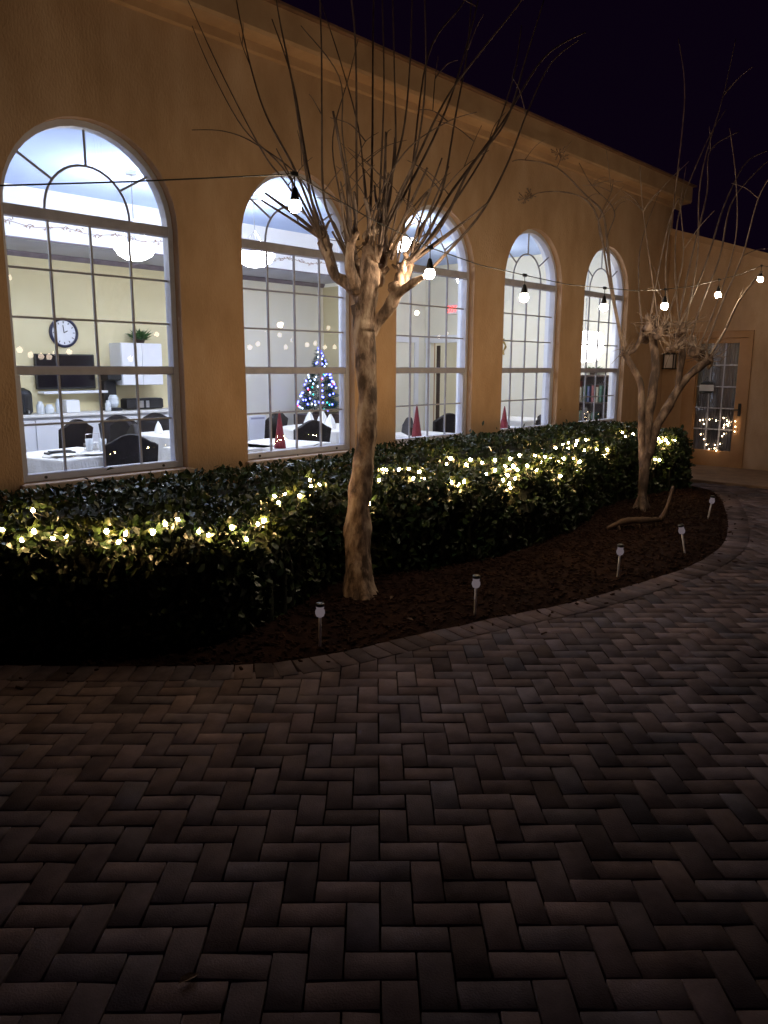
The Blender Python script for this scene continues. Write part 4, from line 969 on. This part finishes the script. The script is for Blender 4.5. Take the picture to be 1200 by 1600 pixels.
# wall cabinet with a plant on it
wc = empty('wall_cabinet', (5.78, YB, 1.34), 'white wall cabinet to the right of the television', 'cabinet')
s = MB(); s.box(5.46, 6.10, YB-0.32, YB-0.003, 1.34, 1.93, 0.004); s.build('carcass', M['trim'], wc, wc.location)
for a_, b_ in ((5.465, 5.777), (5.783, 6.095)):
    s = MB(); s.box(a_, b_, YB-0.34, YB-0.322, 1.345, 1.925, 0.004); d_ = s.build('door', M['trim'], wc, wc.location)
def leafy(name, c, r, h, n, m, label, cat, pot=None):
    root = empty(name, c, label, cat); s = MB(); rg = random.Random(3)
    for k in range(n):
        a_ = rg.uniform(0, 6.28); e = rg.uniform(0.1, 1.2); L = r*rg.uniform(0.5, 1)
        d = Vector((math.cos(a_)*math.cos(e), math.sin(a_)*math.cos(e), math.sin(e)*h/r)); b_ = Vector((0, 0, 0.02)); sd = Vector((-math.sin(a_), math.cos(a_), 0))*0.018
        m1 = b_+d*L*0.6+Vector((0, 0, .02)); e1 = b_+d*L
        s.add([b_, m1+sd, e1, m1-sd], [(0, 1, 2, 3)])
    s.build('foliage', m, root)
    s = MB(); s.lathe([(0.05, -0.0), (0.07, 0.06), (0.06, 0.06)], n=14); s.build('pot', M['darkwood'], root)
    return root
leafy('potted_plant', (5.86, YB-0.17, 1.932), 0.26, 0.24, 110, M['green'], 'bushy green plant on top of the white wall cabinet', 'plant')
# counter with things on it
ct = empty('kitchen_counter', (5.0, YB, FZ), 'long white counter along the back wall in the left window', 'counter')
s = MB(); s.box(3.6, 6.55, YB-0.55, YB-0.005, 0.0, 0.93, 0.004); s.build('base', M['trim'], ct, ct.location+Vector((0, 0, 0)))
for k in range(6):
    s = MB(); s.box(3.62+k*0.49, 4.09+k*0.49, YB-0.572, YB-0.552, 0.1, 0.9, 0.004); s.build('door', M['trim'], ct, ct.location)
s = MB(); s.box(3.57, 6.58, YB-0.6, YB-0.004, 0.931, 0.965, 0.006); s.build('worktop', M['cloth'], ct, ct.location)
CZ = 0.967+0.02
for o in kids(ct): o.location.z = FZ
ts = empty('toaster', (5.79, YB-0.25, CZ), 'wide black toaster under the white wall cabinet', 'toaster')
s = MB(); s.box(-0.29, 0.29, -0.09, 0.09, 0.01, 0.165, 0.02); s.build('body', M['black'], ts)
s = MB(); s.box(-0.12, -0.03, -0.097, -0.0905, 0.03, 0.13, 0.002); s.box(0.01, 0.06, -0.097, -0.0905, 0.03, 0.13, 0.002); s.build('control_panel', M['steel'], ts)
cm = empty('coffee_maker', (5.34, YB-0.22, CZ), 'dark coffee maker between television and white cabinet', 'coffee maker')
s = MB(); s.box(-0.09, 0.09, -0.12, 0.12, 0, 0.04, .008); s.box(-0.09, 0.09, 0.03, 0.12, 0.04, 0.42, .008); s.box(-0.1, 0.1, -0.12, 0.12, 0.42, 0.52, .015); s.build('body', M['black'], cm)
s = MB(); s.lathe([(0.05, 0.045), (0.075, 0.1), (0.07, 0.18), (0.045, 0.22)], (0, -0.04, 0), 16); s.build('jug', M['clear'], cm)
ph = empty('wall_phone', (5.37, YB-0.03, 1.19), 'narrow black phone on the wall under the television shelf end', 'phone')
s = MB(); s.box(-0.045, 0.045, -0.03, 0.027, 0, 0.17, .008); s.build('body', M['black'], ph)
s = MB(); s.tube([(-0.02, -0.05, 0.01), (-0.022, -0.045, 0.16)], 0.014, 8); s.build('handset', M['black'], ph)
ur = empty('coffee_urn', (4.08, YB-0.3, CZ), 'dark coffee urn at the left end of the counter', 'urn')
s = MB(); s.lathe([(0.08, 0), (0.11, 0.03), (0.11, 0.26), (0.09, 0.3), (0.02, 0.34)], n=18); s.build('body', M['black'], ur)
s = MB(); s.tube([(0, -0.11, 0.06), (0, -0.16, 0.05), (0, -0.16, 0.02)], 0.01, 6); s.build('tap', M['steel'], ur)
for k, (x, h, r, lb) in enumerate([(4.28, 0.16, 0.05, 'glass jar right of the dark urn, nearest it'), (4.40, 0.12, 0.06, 'wide glass jar on the counter below the television'), (4.53, 0.19, 0.045, 'tall glass jar on the counter below the television'), (5.22, 0.15, 0.04, 'glass jar left of the coffee maker')]):
    s = MB(); s.lathe([(r*.9, 0), (r, 0.01), (r, h*.7), (r*.6, h*.85), (r*.6, h)], (x, YB-0.33, CZ), 14); tag(s.build('glass_jar', M['clear'], None, (x, YB-.33, CZ), smooth=True), lb, 'jar', 'glass jars on the counter')
s = MB(); s.box(4.62, 4.80, YB-0.36, YB-0.2, CZ, CZ+0.17, .01); tag(s.build('canister', M['trim'], None, (4.7, YB-.3, CZ)), 'square white canister on the counter below the television', 'canister')
# white heater on the back wall, second window
ht = empty('wall_heater', (7.98, YB, 0.3), 'low white panel heater on the wall in the second window', 'heater')
s = MB(); s.box(7.80, 8.16, YB-0.12, YB-0.022, 0.30, 0.80, 0.012); s.build('panel', M['trim'], ht, ht.location)
s = MB(); s.box(7.84, 8.12, YB-0.122, YB-0.1205, 0.74, 0.77); s.build('vent', M['sash'], ht, ht.location)
# sideboard and christmas tree
sb = empty('sideboard', (9.0, 9.85, FZ), 'dark wooden sideboard under the christmas tree', 'sideboard')
s = MB(); s.box(-0.5, 0.5, -0.22, 0.22, 0.1, 0.80, 0.01); s.build('carcass', M['darkwood'], sb)
for sx in (-1, 1):
    s = MB(); s.box(sx*0.02, sx*0.48, -0.238, -0.222, 0.14, 0.76, .005); s.build('door', M['darkwood'], sb)
    for sy in (-1, 1): s = MB(); s.box(sx*.42, sx*.48, sy*.14, sy*.20, 0, .099); s.build('leg', M['darkwood'], sb)
xt = empty('christmas_tree', (8.86, 9.80, 0.822), 'small christmas tree with blue and white lights on the sideboard', 'christmas tree')
s = MB(); s.lathe([(0.12, 0), (0.12, 0.03), (0.02, 0.05), (0.015, 0.95)], n=10); s.build('trunk', M['darkwood'], xt)
s = MB(); rg = random.Random(9); XH = 1.10; XR = 0.43
for k in range(4200):
    h = XH*(1-math.sqrt(rg.random()))*0.97+0.06; rr = XR*(1-h/XH*0.97)*(0.85+0.15*math.sin(h*45)); a_ = rg.uniform(0, 6.28); q = rr*math.sqrt(rg.uniform(0.25, 1))
    p = Vector((q*math.cos(a_), q*math.sin(a_), h)); d = Vector((math.cos(a_+rg.uniform(-.7, .7)), math.sin(a_+rg.uniform(-.7, .7)), rg.uniform(-0.35, 0.5)))*0.055; sd = Vector((-math.sin(a_), math.cos(a_), rg.uniform(-1, 1)))*0.006
    s.add([p-sd, p+sd, p+d+sd*.3, p+d-sd*.3], [(0, 1, 2, 3)])
s.build('foliage', M['pine'], xt)
pr = {}
for k in range(96):
    h = XH*(1-math.sqrt(rg.random()))*0.95+0.06; rr = XR*(1-h/XH*0.97)*1.04; a_ = rg.uniform(2.3, 5.6)
    c_ = rg.choices('BWRG', (7, 3, 1, 1))[0]; e = {'B': E_XB, 'W': E_XW, 'R': E_XR, 'G': E_XG}[c_]
    if c_ not in pr: b = pr[c_] = small_bulb(0.013).build('bulb', e, xt, smooth=True)
    else: b = pr[c_].copy(); C.objects.link(b); b.parent = xt
    b.location = (rr*math.cos(a_), rr*math.sin(a_), h)
cl_ = empty('corridor_fill_light', (XI+1.2, 10.0, 2.59), 'added unseen ceiling disc brightening the corridor beyond the inner doorway', 'ceiling light')  # unseen glowing disc, added to light the corridor walls
s = MB(); s.lathe([(0.001, -0.07), (0.10, -0.055), (0.14, -0.01)], n=20); s.build('shade', E_BOWL, cl_)
s = MB(); s.lathe([(0.15, -0.009), (0.15, 0.009)], n=20); s.build('rim', M['steel'], cl_)
# chandeliers
def chandelier(x, y, z, label, r=0.24, em=None):
    root = empty('bowl_pendant', (x, y, z), label, 'ceiling light', 'lit bowl pendants')
    s = MB(); s.lathe([(0.02, -0.005), (r*.45, 0.01), (r*.78, 0.05), (r*.95, 0.11), (r, 0.15), (r*.96, 0.155), (r*.9, 0.12), (r*.7, 0.06), (r*.4, 0.03), (0.001, 0.025)], n=32); s.build('bowl', em or E_BOWL, root, smooth=True)
    s = MB()
    for k in range(3): t = k*2.094; s.tube([(r*.95*math.cos(t), r*.95*math.sin(t), 0.15), (0.01*math.cos(t), 0.01*math.sin(t), 0.42)], 0.004, 5)
    s.tube([(0, 0, 0.42), (0, 0, ZC-z-0.02)], 0.006, 6); s.build('chain', M['steel'], root)
    s = MB(); s.lathe([(0.06, ZC-z-0.04), (0.06, ZC-z-0.003)], n=16); s.build('canopy', M['steel'], root)
    return root
for x, y, z, lb, r in [(4.42, 7.8, 2.72, 'lit bowl pendant in the left window', 0.22), (6.02, 7.8, 2.80, 'lit bowl pendant in the second window', 0.24), (8.3, 7.5, 3.2, 'lit bowl pendant high in the third window', 0.24), (2.0, 8.0, 2.84, 'lit bowl pendant left of the left window', 0.24), (10.9, 8.2, 2.95, 'lit bowl pendant hidden between the fourth and fifth windows', 0.24)]:
    chandelier(x, y, z, lb, r, E_BOWL2 if x > 7 else None)
pd = empty('drum_pendant', (11.48, 6.30, 1.74), 'large glowing white shade low in the fifth window', 'ceiling light')
s = MB(); s.lathe([(0.12, -0.04), (0.23, 0.0), (0.30, 0.12), (0.30, 0.36), (0.25, 0.43), (0.03, 0.45)], n=28); s.build('shade', emis('drum_glow', (1, .97, .92), 9), pd, smooth=True)
s = MB(); s.tube([(0, 0, .45), (0, 0, ZC-1.743)], .008, 6); s.build('rod', M['steel'], pd)
# exit sign
EX = on(706, 483, 0, XI-0.05)
ex = empty('exit_sign', EX, 'small lit red EXIT sign above the inner doorway', 'sign')
s = MB(); s.box(XI-0.05, XI-0.003, EX.y-0.17, EX.y+0.17, EX.z-0.10, EX.z+0.10, 0.005); s.build('case', M['exitbox'], ex, EX)
s = MB()
def stroke(a, b):  # local letter coordinates; +y world is to the left seen from the camera
    s.tube([(XI-0.056, EX.y+0.135-a[0], EX.z-0.055+a[1]), (XI-0.056, EX.y+0.135-b[0], EX.z-0.055+b[1])], 0.0085, 4)
h = 0.11
for a, b in [((0, 0), (0, h)), ((0, 0), (.05, 0)), ((0, h/2), (.04, h/2)), ((0, h), (.05, h)), ((.075, 0), (.13, h)), ((.075, h), (.13, 0)), ((.16, 0), (.16, h)), ((.225, 0), (.225, h)), ((.19, h), (.26, h))]: stroke(a, b)
s.build('lettering', E_EXIT, ex, EX)
# gold wall ornament in the fourth window
og = on(788, 541, 0, XI-0.02); s = MB(); pts_ = [(XI-0.02, og.y+0.03*math.sin(k*.9), og.z-0.16+0.03*k) for k in range(11)]
s.tube(pts_, [0.01+0.012*abs(math.sin(k)) for k in range(11)], 6); tag(s.build('wall_ornament', M['gold'], None, og), 'slim gold ornament on the wall in the fourth window', 'ornament')
# bookcase with books at the end wall
bk = empty('bookcase', (XI-0.02, 6.45, FZ), 'dark low bookcase in the fifth window', 'bookcase')
s = MB(); x0_, x1_ = -0.30, 0.0
s.box(x0_, x1_, -0.52, -0.49, 0, 1.46); s.box(x0_, x1_, 0.49, 0.52, 0, 1.46); s.box(-0.015, x1_, -0.49, 0.49, 0, 1.46); s.build('carcass', M['darkwood'], bk)
for z in (0.02, 0.50, 0.98, 1.44): s = MB(); s.box(x0_+.005, -.016, -0.489, 0.489, z, z+0.025); s.build('shelf', M['darkwood'], bk)
cols = [(0.05, 0.06, 0.12), (0.14, 0.04, 0.04), (0.2, 0.18, 0.14), (0.04, 0.09, 0.07)]
bm_ = [mat('book_cover', c, rough=0.6) for c in cols]
cnt = 0; words = ['first', 'second', 'third', 'fourth', 'fifth', 'sixth', 'seventh', 'eighth']
for sh_z, shn in ((1.005, 'top'), (0.525, 'middle')):
    y = 6.90
    for k in range(8):
        w_ = random.uniform(0.035, 0.07); hh = random.uniform(0.24, 0.36); s = MB(); s.box(XI-0.28, XI-0.10, y-w_, y, sh_z+FZ, sh_z+FZ+hh, 0.004); y -= w_+random.uniform(0.006, 0.05)
        cname = ['navy', 'maroon', 'tan', 'green'][cnt % 4]
        tag(s.build('book', bm_[cnt % 4], None, (XI-0.2, y, sh_z)), '%s book, %s from the left on the %s bookcase shelf' % (cname, words[k], shn), 'book', 'books on the bookcase'); cnt += 1
leafy('potted_plant', (XI-0.16, 6.55, 1.49), 0.30, 0.16, 90, M['green'], 'trailing green plant on top of the dark bookcase', 'plant')
